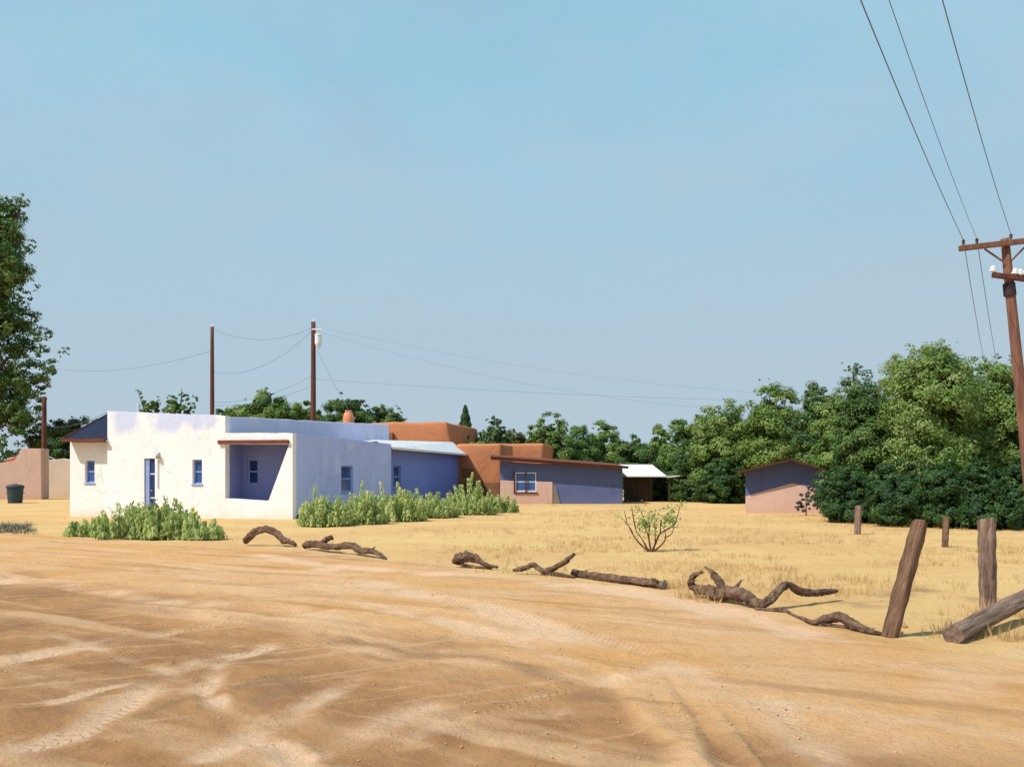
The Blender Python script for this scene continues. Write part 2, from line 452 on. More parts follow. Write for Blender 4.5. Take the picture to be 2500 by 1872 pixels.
ROAD_EDGE = wpoly([(-900, 1292), (0, 1296), (300, 1322), (560, 1328), (750, 1344), (1130, 1384), (1400, 1416), (1650, 1452), (1900, 1506), (2150, 1566), (2330, 1600), (2650, 1640), (3400, 1700)])
BANK = wpoly([(-800, 1365), (0, 1402), (300, 1440), (600, 1492), (800, 1532), (1000, 1574), (1250, 1628), (1500, 1686), (1700, 1750), (1850, 1840), (1950, 1960), (2000, 2300)])
PALE = [  # wheel tracks and dusty streaks: pixels, half width in metres, strength
    ([(-60, 1622), (0, 1610), (180, 1578), (350, 1546), (560, 1512)], 0.10, 1.0),
    ([(60, 1808), (200, 1770), (330, 1692), (480, 1604), (640, 1572)], 0.09, 0.8),
    ([(640, 1578), (540, 1612), (505, 1660), (516, 1712), (560, 1760), (640, 1800), (720, 1842)], 0.06, 1.0),
    ([(500, 1835), (650, 1772), (760, 1704), (860, 1650)], 0.07, 0.7),
    ([(130, 1708), (300, 1664)], 0.03, 1.0),
    ([(185, 1690), (250, 1678)], 0.02, 1.0),
    ([(-100, 1395), (150, 1420), (350, 1455), (560, 1482), (760, 1500), (960, 1530)], 0.16, 0.8),
    ([(600, 1354), (760, 1374), (900, 1390), (1060, 1404)], 0.16, 0.9),
    ([(780, 1390), (1000, 1452), (1200, 1500), (1420, 1560)], 0.16, 0.7),
    ([(820, 1468), (960, 1500), (1100, 1526), (1260, 1560)], 0.10, 0.9),
    ([(1330, 1426), (1500, 1440), (1680, 1474), (1850, 1520), (2000, 1566)], 0.20, 1.0),
    ([(1120, 1400), (1350, 1420), (1500, 1450)], 0.18, 0.5),
    ([(840, 1572), (1000, 1596), (1180, 1628)], 0.08, 0.6),
    ([(1250, 1540), (1500, 1600), (1650, 1660), (1900, 1720)], 0.16, 0.35),
    ([(700, 1850), (860, 1790), (1040, 1720)], 0.10, 0.55),
    ([(1080, 1872), (1160, 1800), (1250, 1740), (1400, 1730)], 0.09, 0.6),
    ([(2050, 1800), (2300, 1690), (2480, 1600)], 0.3, 0.45),
    ([(-200, 1335), (300, 1362), (800, 1420), (1200, 1490), (1600, 1600), (1900, 1740), (2100, 1900)], 0.085, 0.55),
    ([(-200, 1348), (300, 1380), (760, 1446), (1130, 1526), (1480, 1650), (1700, 1790), (1820, 1900)], 0.085, 0.5),
    ([(-200, 1470), (100, 1530), (420, 1640), (640, 1760), (760, 1872)], 0.05, 0.45),
    ([(900, 1872), (1060, 1770), (1300, 1690), (1600, 1640), (2000, 1620)], 0.06, 0.4),
]
DARK = [
    ([(560, 1508), (780, 1548), (1000, 1584), (1300, 1640), (1500, 1700)], 0.16, 0.85),
    ([(0, 1425), (200, 1455), (420, 1490)], 0.45, 0.5),
    ([(300, 1745), (450, 1700), (650, 1650), (780, 1630)], 0.08, 0.9),
    ([(330, 1800), (450, 1775), (520, 1760)], 0.16, 0.9),
    ([(0, 1665), (200, 1640), (400, 1610)], 0.12, 0.6),
    ([(30, 1790), (150, 1735), (260, 1680)], 0.08, 0.6),
    ([(590, 1720), (700, 1660)], 0.16, 0.7),
    ([(1000, 1860), (1130, 1800), (1220, 1770)], 0.16, 0.7),
    ([(1450, 1690), (1650, 1740), (1850, 1850)], 0.22, 0.6),
    ([(1480, 1860), (1620, 1800)], 0.2, 0.5),
    ([(700, 1346), (900, 1366), (1080, 1386)], 0.22, 0.45),
    ([(2100, 1470), (2250, 1440), (2400, 1460)], 0.5, 0.7),
    ([(2060, 1538), (2160, 1562), (2300, 1580), (2500, 1560)], 0.18, 0.55),
]
def side_of(X, Y, poly):
    """positive on the far side of a left-to-right line (Y above the line)"""
    return Y - np.interp(X, poly[:, 0], poly[:, 1])

TREAD_W = [(wpoly(p), 0.10) for p in (
    [(-200, 1335), (300, 1362), (800, 1420), (1200, 1490), (1600, 1600), (1900, 1740), (2100, 1900)],
    [(-200, 1348), (300, 1380), (760, 1446), (1130, 1526), (1480, 1650), (1700, 1790), (1820, 1900)],
    [(-200, 1470), (100, 1530), (420, 1640), (640, 1760), (760, 1872)],
    [(-60, 1622), (0, 1610), (180, 1578), (350, 1546), (560, 1512), (800, 1490)],
    [(60, 1808), (200, 1770), (330, 1692), (480, 1604), (640, 1572), (900, 1560)],
    [(900, 1872), (1060, 1770), (1300, 1690), (1600, 1640), (2000, 1620), (2500, 1640)])]
def tread_fields(X, Y):
    best = np.full(X.shape, 1e9); arc = np.zeros_like(X); off = np.zeros_like(X); second = np.full(X.shape, 1e9)
    for poly, w in TREAD_W:
        prev_best = best.copy(); own = np.full(X.shape, 1e9)
        fine_ = np.array(catmull([tuple(p) for p in poly], 40))
        acc = 0.0
        for (ax, ay), (bx, by) in zip(fine_[:-1], fine_[1:]):
            dx, dy = bx - ax, by - ay; L = math.hypot(dx, dy) + 1e-9
            t = np.clip(((X - ax) * dx + (Y - ay) * dy) / (L * L), 0, 1)
            d = np.hypot(X - ax - t * dx, Y - ay - t * dy)
            sg = ((X - ax) * -dy + (Y - ay) * dx) / L
            own = np.minimum(own, d)
            m = d < best
            best = np.where(m, d, best); arc = np.where(m, acc + t * L, arc); off = np.where(m, sg, off)
            acc += L
        second = np.minimum(second, np.maximum(prev_best, own))
    return arc, np.clip(off, -1, 1), best, second
PALE_W = [(wpoly(p), w, s) for p, w, s in PALE]
DARK_W = [(wpoly(p), w, s) for p, w, s in DARK]
SO = np.argsort(ROAD_EDGE[:, 0]); ROAD_S = ROAD_EDGE[SO]
SB = np.argsort(BANK[:, 0]); BANK_S = BANK[SB]

def ground_fields(X, Y):
    X = np.asarray(X, float); Y = np.asarray(Y, float)
    near = np.clip((60 - Y) / 30, 0, 1) * (Y > 0)
    wob = (fbm(X, Y, 0.8, 3) - 0.5) * 0.5
    z = (fbm(X, Y, 0.12, 11, 3) - 0.5) * 0.10 * near + (fbm(X, Y, 0.9, 21, 4) - 0.5) * 0.045 * near
    field = np.clip(side_of(X, Y, ROAD_S) / 1.2 + 0.5 + (fbm(X, Y, 1.2, 5) - 0.5) * 2.0, 0, 1) * (Y > 2)
    low = np.clip(-side_of(X, Y, BANK_S) / 2.4 + 0.5 + wob * 2.2 + (fbm(X * 0.8 + Y * 0.6, Y * 0.25 - X * 0.2, 1.1, 15) - 0.5) * 1.2, 0, 1)
    low = low * low * (3 - 2 * low)
    z = z - 0.05 * low * near
    tone = np.zeros_like(X)
    fine = fbm(X, Y, 5.0, 31, 3)
    brk = np.clip(2.6 * fbm(X, Y, 1.9, 41, 4) - 0.55, 0.25, 1.25)
    for poly, w, s in PALE_W:
        d = seg_dist(X + wob * 0.12, Y + wob * 0.2, poly)
        g = np.exp(-(d / (2.0 * w)) ** 2)
        tone += g * s * brk
        z -= 0.012 * g * s * np.minimum(1, 0.08 / w * 2)
        z += 0.007 * np.exp(-((d - 2.0 * w) / (0.7 * w)) ** 2) * s * np.minimum(1, 0.08 / w * 2)
    for poly, w, s in DARK_W:
        d = seg_dist(X + wob * 0.3, Y + wob * 0.4, poly)
        tone -= np.exp(-(d / w) ** 2) * s * brk
    # fine paired tyre treads and scuffs
    z += (fine - 0.5) * 0.022 * np.clip((22 - Y) / 12, 0.1, 1) * (Y > 0)
    return z, np.clip(tone, -1.2, 1.2), field, low

def gz(x, y):
    return float(ground_fields(np.array([x]), np.array([y]))[0][0])

ys = [-900, -200, -40, -8, -1]
y = 1.2
while y < 75: ys.append(y); y *= 1.0085
while y < 9000: ys.append(y); y *= 1.35
ys = np.array(ys)
us = np.linspace(-0.95, 0.95, 520)
Yg = np.repeat(ys[:, None], len(us) + 4, 1)
sc_ = np.clip(ys, 1.2, None)[:, None]
Xg = np.concatenate([np.full((len(ys), 1), -9000.0), -np.maximum(sc_ * 1.5, 60), us[None, :] * sc_, np.maximum(sc_ * 1.5, 60), np.full((len(ys), 1), 9000.0)], 1)
Xg[:, 0] = np.minimum(Xg[:, 0], Xg[:, 1] - 100); Xg[:, -1] = np.maximum(Xg[:, -1], Xg[:, -2] + 100)
Zg, Tg, Fg, Lg = ground_fields(Xg, Yg)
nr, nc = Xg.shape
idx = np.arange(nr * nc).reshape(nr, nc)
quads = np.stack([idx[:-1, :-1], idx[:-1, 1:], idx[1:, 1:], idx[1:, :-1]], -1).reshape(-1, 4)

def fast_mesh(name, V, F, attrs=()):
    k = F.shape[1]
    me = bpy.data.meshes.new(name)
    me.vertices.add(len(V)); me.vertices.foreach_set('co', np.ascontiguousarray(V, np.float32).ravel())
    me.loops.add(F.size); me.loops.foreach_set('vertex_index', np.ascontiguousarray(F, np.int32).ravel())
    me.polygons.add(len(F)); me.polygons.foreach_set('loop_start', np.arange(0, F.size, k, dtype=np.int32))
    try: me.polygons.foreach_set('loop_total', np.full(len(F), k, np.int32))
    except Exception: pass
    for nm, dom, arr in attrs:
        a = me.attributes.new(nm, 'FLOAT', dom); a.data.foreach_set('value', np.ascontiguousarray(arr, np.float32).ravel())
    me.update(calc_edges=True)
    return me

def ground_material():
    m = bpy.data.materials.new('sandy_dirt'); m.use_nodes = True
    n, l = m.node_tree.nodes, m.node_tree.links
    p = n['Principled BSDF']; p.inputs['Roughness'].default_value = 0.97; p.inputs['Specular IOR Level'].default_value = 0.08
    t = n.new('ShaderNodeTexCoord')
    def nse(sc, det=5, st=(1, 1, 1), rgh=0.6):
        k = n.new('ShaderNodeMapping'); k.inputs['Scale'].default_value = st; l.new(t.outputs['Object'], k.inputs['Vector'])
        q = n.new('ShaderNodeTexNoise'); q.inputs['Scale'].default_value = sc; q.inputs['Detail'].default_value = det; q.inputs['Roughness'].default_value = rgh
        l.new(k.outputs['Vector'], q.inputs['Vector']); return q.outputs['Fac']
    def mr(v, a, b, c=0.0, d=1.0):
        k = n.new('ShaderNodeMapRange'); k.interpolation_type = 'SMOOTHSTEP'
        for nm, x in (('From Min', a), ('From Max', b), ('To Min', c), ('To Max', d)): k.inputs[nm].default_value = x
        l.new(v, k.inputs['Value']); return k.outputs['Result']
    def mix(f, A, B):
        k = n.new('ShaderNodeMix'); k.data_type = 'RGBA'; l.new(f, k.inputs['Factor'])
        for s, x in (('A', A), ('B', B)):
            if isinstance(x, tuple): k.inputs[s].default_value = x
            else: l.new(x, k.inputs[s])
        return k.outputs['Result']
    def attr(nm):
        k = n.new('ShaderNodeAttribute'); k.attribute_name = nm; return k.outputs['Fac']
    road = mix(mr(nse(0.35, 5), 0.38, 0.62), (0.62, 0.365, 0.185, 1), (0.60, 0.315, 0.12, 1))
    road = mix(mr(nse(0.9, 6, (0.7, 1.6, 1)), 0.52, 0.68, 0, 0.6), road, (0.47, 0.25, 0.10, 1))
    lowc = mix(mr(nse(0.8, 6), 0.40, 0.62), (0.42, 0.218, 0.095, 1), (0.31, 0.152, 0.068, 1))
    lowc = mix(mr(nse(2.2, 5), 0.56, 0.70, 0, 0.7), lowc, (0.55, 0.325, 0.165, 1))
    c = mix(attr('low'), road, lowc)
    fld = mix(mr(nse(0.30, 5, (0.8, 1.0, 1)), 0.30, 0.68), (0.585, 0.35, 0.15, 1), (0.66, 0.435, 0.19, 1))
    fld = mix(mr(nse(1.6, 6), 0.55, 0.72, 0, 0.6), fld, (0.49, 0.275, 0.11, 1))
    c = mix(attr('field'), c, fld)
    def swp(sc, st, rot):
        k0 = n.new('ShaderNodeMapping'); k0.inputs['Rotation'].default_value = (0, 0, R(rot)); l.new(t.outputs['Object'], k0.inputs['Vector'])
        k = n.new('ShaderNodeMapping'); k.inputs['Scale'].default_value = st; l.new(k0.outputs['Vector'], k.inputs['Vector'])
        q = n.new('ShaderNodeTexNoise'); q.inputs['Scale'].default_value = sc; q.inputs['Detail'].default_value = 5; q.inputs['Distortion'].default_value = 0.4
        l.new(k.outputs['Vector'], q.inputs['Vector']); return q.outputs['Fac']
    def inv(v, f):
        k = n.new('ShaderNodeMath'); k.operation = 'SUBTRACT'; k.inputs[0].default_value = 1.0; l.new(v, k.inputs[1])
        q = n.new('ShaderNodeMath'); q.operation = 'MULTIPLY'; l.new(k.outputs[0], q.inputs[0]); l.new(f, q.inputs[1]); return q.outputs[0]
    fa = attr('field')
    c = mix(inv(fa, mr(swp(1.0, (0.16, 1.5, 1), 36), 0.50, 0.68, 0, 0.6)), c, (0.68, 0.43, 0.25, 1))
    c = mix(inv(fa, mr(swp(1.3, (0.14, 1.7, 1), 30), 0.52, 0.70, 0, 0.60)), c, (0.36, 0.19, 0.085, 1))
    c = mix(inv(fa, mr(swp(2.2, (0.10, 2.4, 1), -28), 0.56, 0.72, 0, 0.45)), c, (0.62, 0.40, 0.24, 1))
    tn = attr('tone')
    c = mix(mr(tn, 0.0, 0.95, 0, 0.82), c, (0.70, 0.455, 0.29, 1))
    c = mix(mr(tn, -0.05, -0.9, 0, 0.72), c, (0.30, 0.165, 0.085, 1))
    # grit
    c = mix(mr(nse(60, 3), 0.56, 0.70, 0, 0.36), c, (0.32, 0.17, 0.08, 1))
    c = mix(mr(nse(14, 6), 0.55, 0.72, 0, 0.28), c, (0.38, 0.20, 0.09, 1))
    c = mix(mr(nse(38, 3), 0.63, 0.76, 0, 0.4), c, (0.74, 0.52, 0.34, 1))
    l.new(c, p.inputs['Base Color'])
    b1 = n.new('ShaderNodeBump'); b1.inputs['Strength'].default_value = 0.9; b1.inputs['Distance'].default_value = 0.06; l.new(nse(6, 8, (1, 1, 1), 0.68), b1.inputs['Height'])
    b2 = n.new('ShaderNodeBump'); b2.inputs['Strength'].default_value = 0.9; b2.inputs['Distance'].default_value = 0.014; l.new(nse(38, 6, (1, 1, 1), 0.7), b2.inputs['Height'])
    # tyre tread: slanted bars pressed along each wheel track
    ab = n.new('ShaderNodeMath'); ab.operation = 'ABSOLUTE'; l.new(attr('off'), ab.inputs[0])
    ma = n.new('ShaderNodeMath'); ma.operation = 'MULTIPLY_ADD'; l.new(ab.outputs[0], ma.inputs[0]); ma.inputs[1].default_value = 0.8; l.new(attr('arc'), ma.inputs[2])
    fq = n.new('ShaderNodeMath'); fq.operation = 'MULTIPLY'; l.new(ma.outputs[0], fq.inputs[0]); fq.inputs[1].default_value = 2 * math.pi / 0.085
    sn = n.new('ShaderNodeMath'); sn.operation = 'SINE'; l.new(fq.outputs[0], sn.inputs[0])
    hk = n.new('ShaderNodeMath'); hk.operation = 'MULTIPLY'; l.new(mr(sn.outputs[0], -0.35, 0.35), hk.inputs[0]); l.new(attr('tread'), hk.inputs[1])
    b3 = n.new('ShaderNodeBump'); b3.inputs['Strength'].default_value = 0.8; b3.inputs['Distance'].default_value = 0.018; l.new(hk.outputs[0], b3.inputs['Height'])
    l.new(b1.outputs['Normal'], b2.inputs['Normal']); l.new(b2.outputs['Normal'], b3.inputs['Normal']); l.new(b3.outputs['Normal'], p.inputs['Normal'])
    return m

Ag, Og, Bg, Sg = tread_fields(np.clip(Xg, -60, 60), np.clip(Yg, -5, 90))
Kg = np.exp(-(Bg / 0.10) ** 4) * np.clip((Sg - 0.32) / 0.25, 0, 1) * np.clip(3.2 * fbm(Xg, Yg, 0.7, 91, 3) - 1.0, 0, 1) * (Yg > 0) * (Yg < 40)
Zg = Zg - 0.012 * Kg
gme = fast_mesh('ground', np.stack([Xg, Yg, Zg], -1).reshape(-1, 3), quads, [('arc', 'POINT', Ag), ('off', 'POINT', Og), ('tread', 'POINT', Kg), ('tone', 'POINT', Tg), ('field', 'POINT', Fg), ('low', 'POINT', Lg)])
ground = link('ground', gme, ground_material(), smooth=True)
tag(ground, kind='structure')

# ------------------------------------------------------------------ the white house
HF = Frame((-7.97, 33.5, 0), math.atan2(-0.197, 0.980))
house = empty('adobe_house', HF.o, HF.yaw)
tag(house, 'white flat-roofed adobe house with sunken porch and rear wing, wall shade painted blue', 'house')
def T_front(y0):                    # wall seen from the front: along x, inwards +y
    return lambda a, b, z: (a, y0 + b, z)
def T_side(x0):                     # wall seen from the right: along y, inwards -x
    return lambda a, b, z: (x0 - b, a, z)
fx = lambda px, yl=0.0: HF.on_y(px, 1160, yl)[0]
fz = lambda px, py, yl=0.0: HF.on_y(px, py, yl)[1]
sx = lambda px, xl=0.0: HF.on_x(px, 1160, xl)[0]
sz = lambda px, py, xl=0.0: HF.on_x(px, py, xl)[1]

def wavy(a0, z0, a1, z1, n=12, amp=0.02):
    return [(a0 + (a1 - a0) * i / n, z0 + (z1 - z0) * i / n + random.uniform(-amp, amp)) for i in range(n + 1)]

def rect(a0, a1, z0, z1): return [(a0, z0), (a0, z1), (a1, z1), (a1, z0)]

def window(parent, T, a0, a1, z0, z1, frame_mat, glass_mat, rec=0.10, cols=1, sill=True):
    """frame as the part; panes, glazing bar and sill as its pieces"""
    fw = 0.05
    m = MB()
    m.wall(rect(a0, a1, z0, z1), [rect(a0 + fw, a1 - fw, z0 + fw, z1 - fw)], 0.07, T, rec)
    w = m.build('window', frame_mat, parent)
    zm = (z0 + z1) / 2
    cw = (a1 - a0 - 2 * fw) / cols
    for c in range(cols):
        p0 = a0 + fw + c * cw + (0.02 if c else 0); p1 = a0 + fw + (c + 1) * cw - (0.02 if c < cols - 1 else 0)
        for q0, q1 in ((z0 + fw, zm - 0.025), (zm + 0.025, z1 - fw)):
            MB().box(p0, p1, rec + 0.03, rec + 0.05, q0, q1, T).build('pane', glass_mat, w)
        MB().box(p0, p1, rec + 0.01, rec + 0.06, zm - 0.025, zm + 0.025, T).build('glazing_bar', frame_mat, w)
    for c in range(1, cols):
        cx = a0 + fw + c * cw
        MB().box(cx - 0.02, cx + 0.02, rec + 0.005, rec + 0.065, z0 + fw, z1 - fw, T).build('mullion', frame_mat, w)
    if sill:
        MB().box(a0 - 0.04, a1 + 0.04, -0.04, rec - 0.003, z0 - 0.06, z0 - 0.002, T).build('sill', frame_mat, w, bevel=0.01)
    return w

XA0, XA1 = fx(262), fx(550)
zA0, zA1 = fz(262, 1003), fz(550, 1014)
ZB0 = 0 - 0.15
# front wall of the main block with door and window
d0, d1, dz = fx(352), fx(378), fz(365, 1119)
w0, w1, wz0, wz1 = fx(470), fx(493), fz(480, 1181), fz(480, 1122)
m = MB()
outer = [(XA0, ZB0)] + [(d0, ZB0), (d0, dz), (d1, dz), (d1, ZB0)] + [(XA1, ZB0)] + list(reversed(wavy(XA0, zA0, XA1, zA1, 14, 0.018)))
m.wall(outer, [rect(w0, w1, wz0, wz1)], 0.38, T_front(0))
m.build('front_wall', M['white'], house, bevel=0.05, seg=3)
window(house, T_front(0), w0, w1, wz0, wz1, M['blue_frame'], M['glass'])
# door: light blue side jamb, dark glazed leaf with white bars
ds = d0 + (d1 - d0) * 0.42
door = MB().box(ds, d1 - 0.02, 0.12, 0.17, 0.02, dz - 0.02).build('door', M['door_blue'], house)
MB().box(d0, ds - 0.003, 0.05, 0.2, 0.0, dz - 0.002).build('side_jamb', M['blue_frame'], door, bevel=0.01)
for q0, q1 in ((0.10, 0.72), (0.78, 1.62), (1.68, dz - 0.10)):
    MB().box(ds + 0.04, d1 - 0.05, 0.100, 0.118, q0, q1).build('pane', M['dark_glass'], door)
for q in (0.75, 1.65):
    MB().box(ds + 0.003, d1 - 0.022, 0.090, 0.119, q - 0.025, q + 0.025).build('glazing_bar', M['white_frame'], door)
MB().lathe((ds + 0.07, 0.085, 1.02), [(0.0, -0.03), (0.03, -0.02), (0.03, 0.02), (0.0, 0.03)], 8).build('handle', M['steel'], door)
# lamp and conduit beside the door
lx, lz = fx(388), fz(388, 1113)
lamp = MB().lathe((lx, -0.09, lz), [(0.03, -0.10), (0.085, -0.06), (0.07, 0.05), (0.02, 0.1)], 10).build('wall_lamp', M['steel'], house, smooth=True)
MB().box(lx - 0.04, lx + 0.04, -0.03, -0.002, lz - 0.02, lz + 0.14).build('lamp_bracket', M['steel'], lamp)
MB().tube([(fx(386), -0.03, lz - 0.12), (fx(386), -0.03, lz - 1.2)], [0.018] * 2, 6).build('conduit', M['white_frame'], house)

# right side of the main block (stands above the lower side rooms), back and far walls
yA1 = sx(950, XA1)
zAs0, zAs1 = sz(552, 1016, XA1), sz(950, 1036, XA1)
m = MB(); m.wall([(0.383, ZB0), (yA1, ZB0)] + list(reversed(wavy(0.383, zAs0, yA1, zAs1, 18, 0.018))), [], 0.35, T_side(XA1))
m.build('side_wall', M['lilac_shade'], house, bevel=0.05, seg=3)
m = MB(); m.box(XA0, XA0 + 0.35, 0.383, yA1, ZB0, zA0 - 0.01); m.box(XA0 + 0.353, XA1 - 0.353, yA1 - 0.35, yA1, ZB0, zAs1 - 0.01)
m.build('rear_wall', M['white'], house, bevel=0.04)
MB().box(XA0 + 0.353, XA1 - 0.353, 0.385, yA1 - 0.353, zA1 - 0.5, zA1 - 0.3).build('flat_roof', M['gravel_roof'], house)
cap = MB().box(XA0 + 0.02, XA1 - 0.02, 0.04, 0.34, zA1 - 0.02, zA1 - 0.01)

# porch and side rooms: front with a trapezoid opening
zBt = fz(712, 1057)
def F(px, py): return HF.on_y(px, py, 0.0)
o1, o2, o3, o4 = (XA1 + 0.003, F(548, 1084)[1]), F(706, 1084), F(655, 1223), (XA1 + 0.003, F(548, 1216)[1])
m = MB()
outer = [(XA1 + 0.003, ZB0), (0, ZB0)] + list(reversed(wavy(XA1 + 0.003, zBt + 0.03, 0, zBt, 8, 0.012))) + [o1, (o2[0] * 0.6 + o3[0] * 0.4, 0), o3, o4]
outer = [(XA1 + 0.003, ZB0), (0, ZB0)] + list(reversed(wavy(XA1 + 0.003, zBt + 0.03, 0, zBt, 8, 0.012))) + [o1, o2, o3, o4]
m.wall(outer, [], 0.30, T_front(0))
m.build('porch_front_wall', M['white'], house, bevel=0.04, seg=3)
bz0, bz1 = F(620, 1083)[1], F(620, 1074)[1]
MB().box(fx(534), fx(706), -0.10, -0.004, bz0, bz1).build('porch_beam', M['beam'], house, bevel=0.012)
YP = 1.3
pw0, pw1 = fx(604, YP), fx(629, YP); pz0, pz1 = fz(616, 1181, YP), fz(616, 1121, YP)
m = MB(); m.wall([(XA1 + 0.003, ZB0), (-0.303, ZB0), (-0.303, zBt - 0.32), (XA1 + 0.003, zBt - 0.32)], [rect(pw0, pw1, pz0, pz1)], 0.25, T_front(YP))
m.build('porch_rear_wall', M['indigo_shade'], house, bevel=0.01)
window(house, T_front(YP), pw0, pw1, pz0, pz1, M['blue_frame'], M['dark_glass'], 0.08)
MB().box(XA1 + 0.003, XA1 + 0.03, 0.305, YP - 0.003, ZB0, zBt - 0.33).build('porch_left_shade_sheet', M['indigo_shade'], house)
# right wall of the side rooms
yB1 = sx(955)
zB1 = sz(955, 1084)
s0, s1, q0, q1 = sx(833), sx(862), sz(848, 1200), sz(848, 1137)
m = MB(); m.wall([(0.303, ZB0), (yB1, ZB0)] + list(reversed(wavy(0.303, zBt, yB1, zB1, 16, 0.012))), [rect(s0, s1, q0, q1)], 0.30, T_side(0))
m.build('porch_side_wall', M['peri_shade'], house, bevel=0.045, seg=3)
window(house, T_side(0), s0, s1, q0, q1, M['blue_frame'], M['glass'])
MB().box(XA1 + 0.003, -0.303, yB1 - 0.3, yB1, ZB0, zB1 - 0.02).build('rear_wall', M['peri_shade'], house, bevel=0.03)
MB().box(XA1 + 0.003, -0.303, 0.303, yB1 - 0.303, zBt - 0.318, zBt - 0.14).build('flat_roof', M['gravel_roof'], house)
# vigas-free drain spout and rooftop bits
zr = zA1 - 0.02
pipe = fx(338, 1.2)
MB().tube([(pipe, 1.2, zr - 0.4), (pipe, 1.2, fz(338, 985, 1.2))], [0.05, 0.05], 8).build('vent_pipe', M['white_frame'], house)
m = MB()
for i in range(7):
    a = fx(318 + i * 3.5, 0.6); m.tube([(a, 0.5, zr + 0.0), (a + random.uniform(0.1, 0.35), 0.6, zr + random.uniform(0.05, 0.14))], [0.018, 0.008], 5)
m.build('roof_twigs', M['twig'], house)
# clay chimney standing on the roof
CXL = XA1 - 0.9
cy, cz0 = HF.on_x(851, 1030, CXL)
cx = CXL
cw = 14 * (33.5 + cy) / FPX
ch = HF.on_x(851, 1001, CXL)[1] - cz0
chim = MB().lathe((cx, cy, zB_ := zA1 - 0.35), [(cw * 0.95, 0), (cw * 0.95, cz0 - zB_), (cw * 1.0, cz0 - zB_ + ch * 0.30), (cw * 0.86, cz0 - zB_ + ch * 0.62), (cw * 0.62, cz0 - zB_ + ch * 0.80), (cw * 0.45, cz0 - zB_ + ch * 0.84)], 14).build('chimney', M['terracotta'], house, smooth=True)
m = MB()
for k in range(5):
    th = k * 1.2566
    m.box(cx + math.cos(th) * cw * 0.42 - 0.05, cx + math.cos(th) * cw * 0.42 + 0.05, cy + math.sin(th) * cw * 0.42 - 0.05, cy + math.sin(th) * cw * 0.42 + 0.05, cz0 + ch * 0.82, cz0 + ch * (1.0 if k % 2 else 0.94))
m.build('chimney_crown', M['terracotta'], chim, bevel=0.015)

# annex on the left with a navy shed roof
AY = 0.30
n0, n1 = fx(170, AY), fx(262, AY)
zN = fz(210, 1078, AY)
aw0, aw1, az0, az1 = fx(208, AY), fx(230, AY), fz(218, 1178, AY), fz(218, 1124, AY)
m = MB(); m.wall([(n0, ZB0), (XA0 - 0.003, ZB0), (XA0 - 0.003, zN), (n0, zN)], [rect(aw0, aw1, az0, az1)], 0.35, T_front(AY))
m.build('annex_wall', M['annex_white'], house, bevel=0.04, seg=3)
window(house, T_front(AY), aw0, aw1, az0, az1, M['blue_frame'], M['glass'])
m = MB()
m.hexa([(n0, AY + 0.353, ZB0), (n0 + 0.3, AY + 0.353, ZB0), (n0 + 0.3, 5.6, ZB0), (n0, 5.6, ZB0)], [(n0, AY + 0.353, zN), (n0 + 0.3, AY + 0.353, zN), (n0 + 0.3, 5.6, zN), (n0, 5.6, zN)])
m.box(n0 + 0.303, XA0 - 0.003, 5.3, 5.6, ZB0, zN)
m.build('annex_rear_wall', M['annex_white'], house, bevel=0.02)
e0 = fx(154, AY - 0.45); RY = 2.75
zRidge = zN + 1.18
roof = MB().hexa([(e0, AY - 0.45, zN + 0.0), (XA0 - 0.003, AY - 0.45, zN + 0.0), (XA0 - 0.003, RY, zRidge), (e0, RY, zRidge)],
                 [(e0, AY - 0.45, zN + 0.08), (XA0 - 0.003, AY - 0.45, zN + 0.08), (XA0 - 0.003, RY, zRidge + 0.08), (e0, RY, zRidge + 0.08)]).build('annex_roof', M['roof_navy'], house)
for k in range(9):
    xr = e0 + 0.12 + k * (XA0 - e0 - 0.2) / 8.5
    MB().hexa([(xr, AY - 0.45, zN + 0.083), (xr + 0.04, AY - 0.45, zN + 0.083), (xr + 0.04, RY, zRidge + 0.083), (xr, RY, zRidge + 0.083)],
              [(xr + 0.01, AY - 0.45, zN + 0.11), (xr + 0.03, AY - 0.45, zN + 0.11), (xr + 0.03, RY, zRidge + 0.11), (xr + 0.01, RY, zRidge + 0.11)]).build('seam', M['roof_navy'], roof)
MB().hexa([(e0, RY + 0.003, zRidge), (XA0 - 0.003, RY + 0.003, zRidge), (XA0 - 0.003, 6.0, zN), (e0, 6.0, zN)],
          [(e0, RY + 0.003, zRidge + 0.08), (XA0 - 0.003, RY + 0.003, zRidge + 0.08), (XA0 - 0.003, 6.0, zN + 0.08), (e0, 6.0, zN + 0.08)]).build('rear_slope', M['roof_navy'], roof)
MB().box(e0 - 0.03, XA0 - 0.006, AY - 0.50, AY - 0.453, zN - 0.01, zN + 0.10).build('fascia', M['beam'], roof)
MB().hexa([(e0 - 0.06, AY - 0.45, zN - 0.06), (e0 - 0.003, AY - 0.45, zN - 0.06), (e0 - 0.003, RY, zRidge - 0.06), (e0 - 0.06, RY, zRidge - 0.06)],
          [(e0 - 0.06, AY - 0.45, zN + 0.12), (e0 - 0.003, AY - 0.45, zN + 0.12), (e0 - 0.003, RY, zRidge + 0.12), (e0 - 0.06, RY, zRidge + 0.12)]).build('rake_board', M['fascia'], roof)

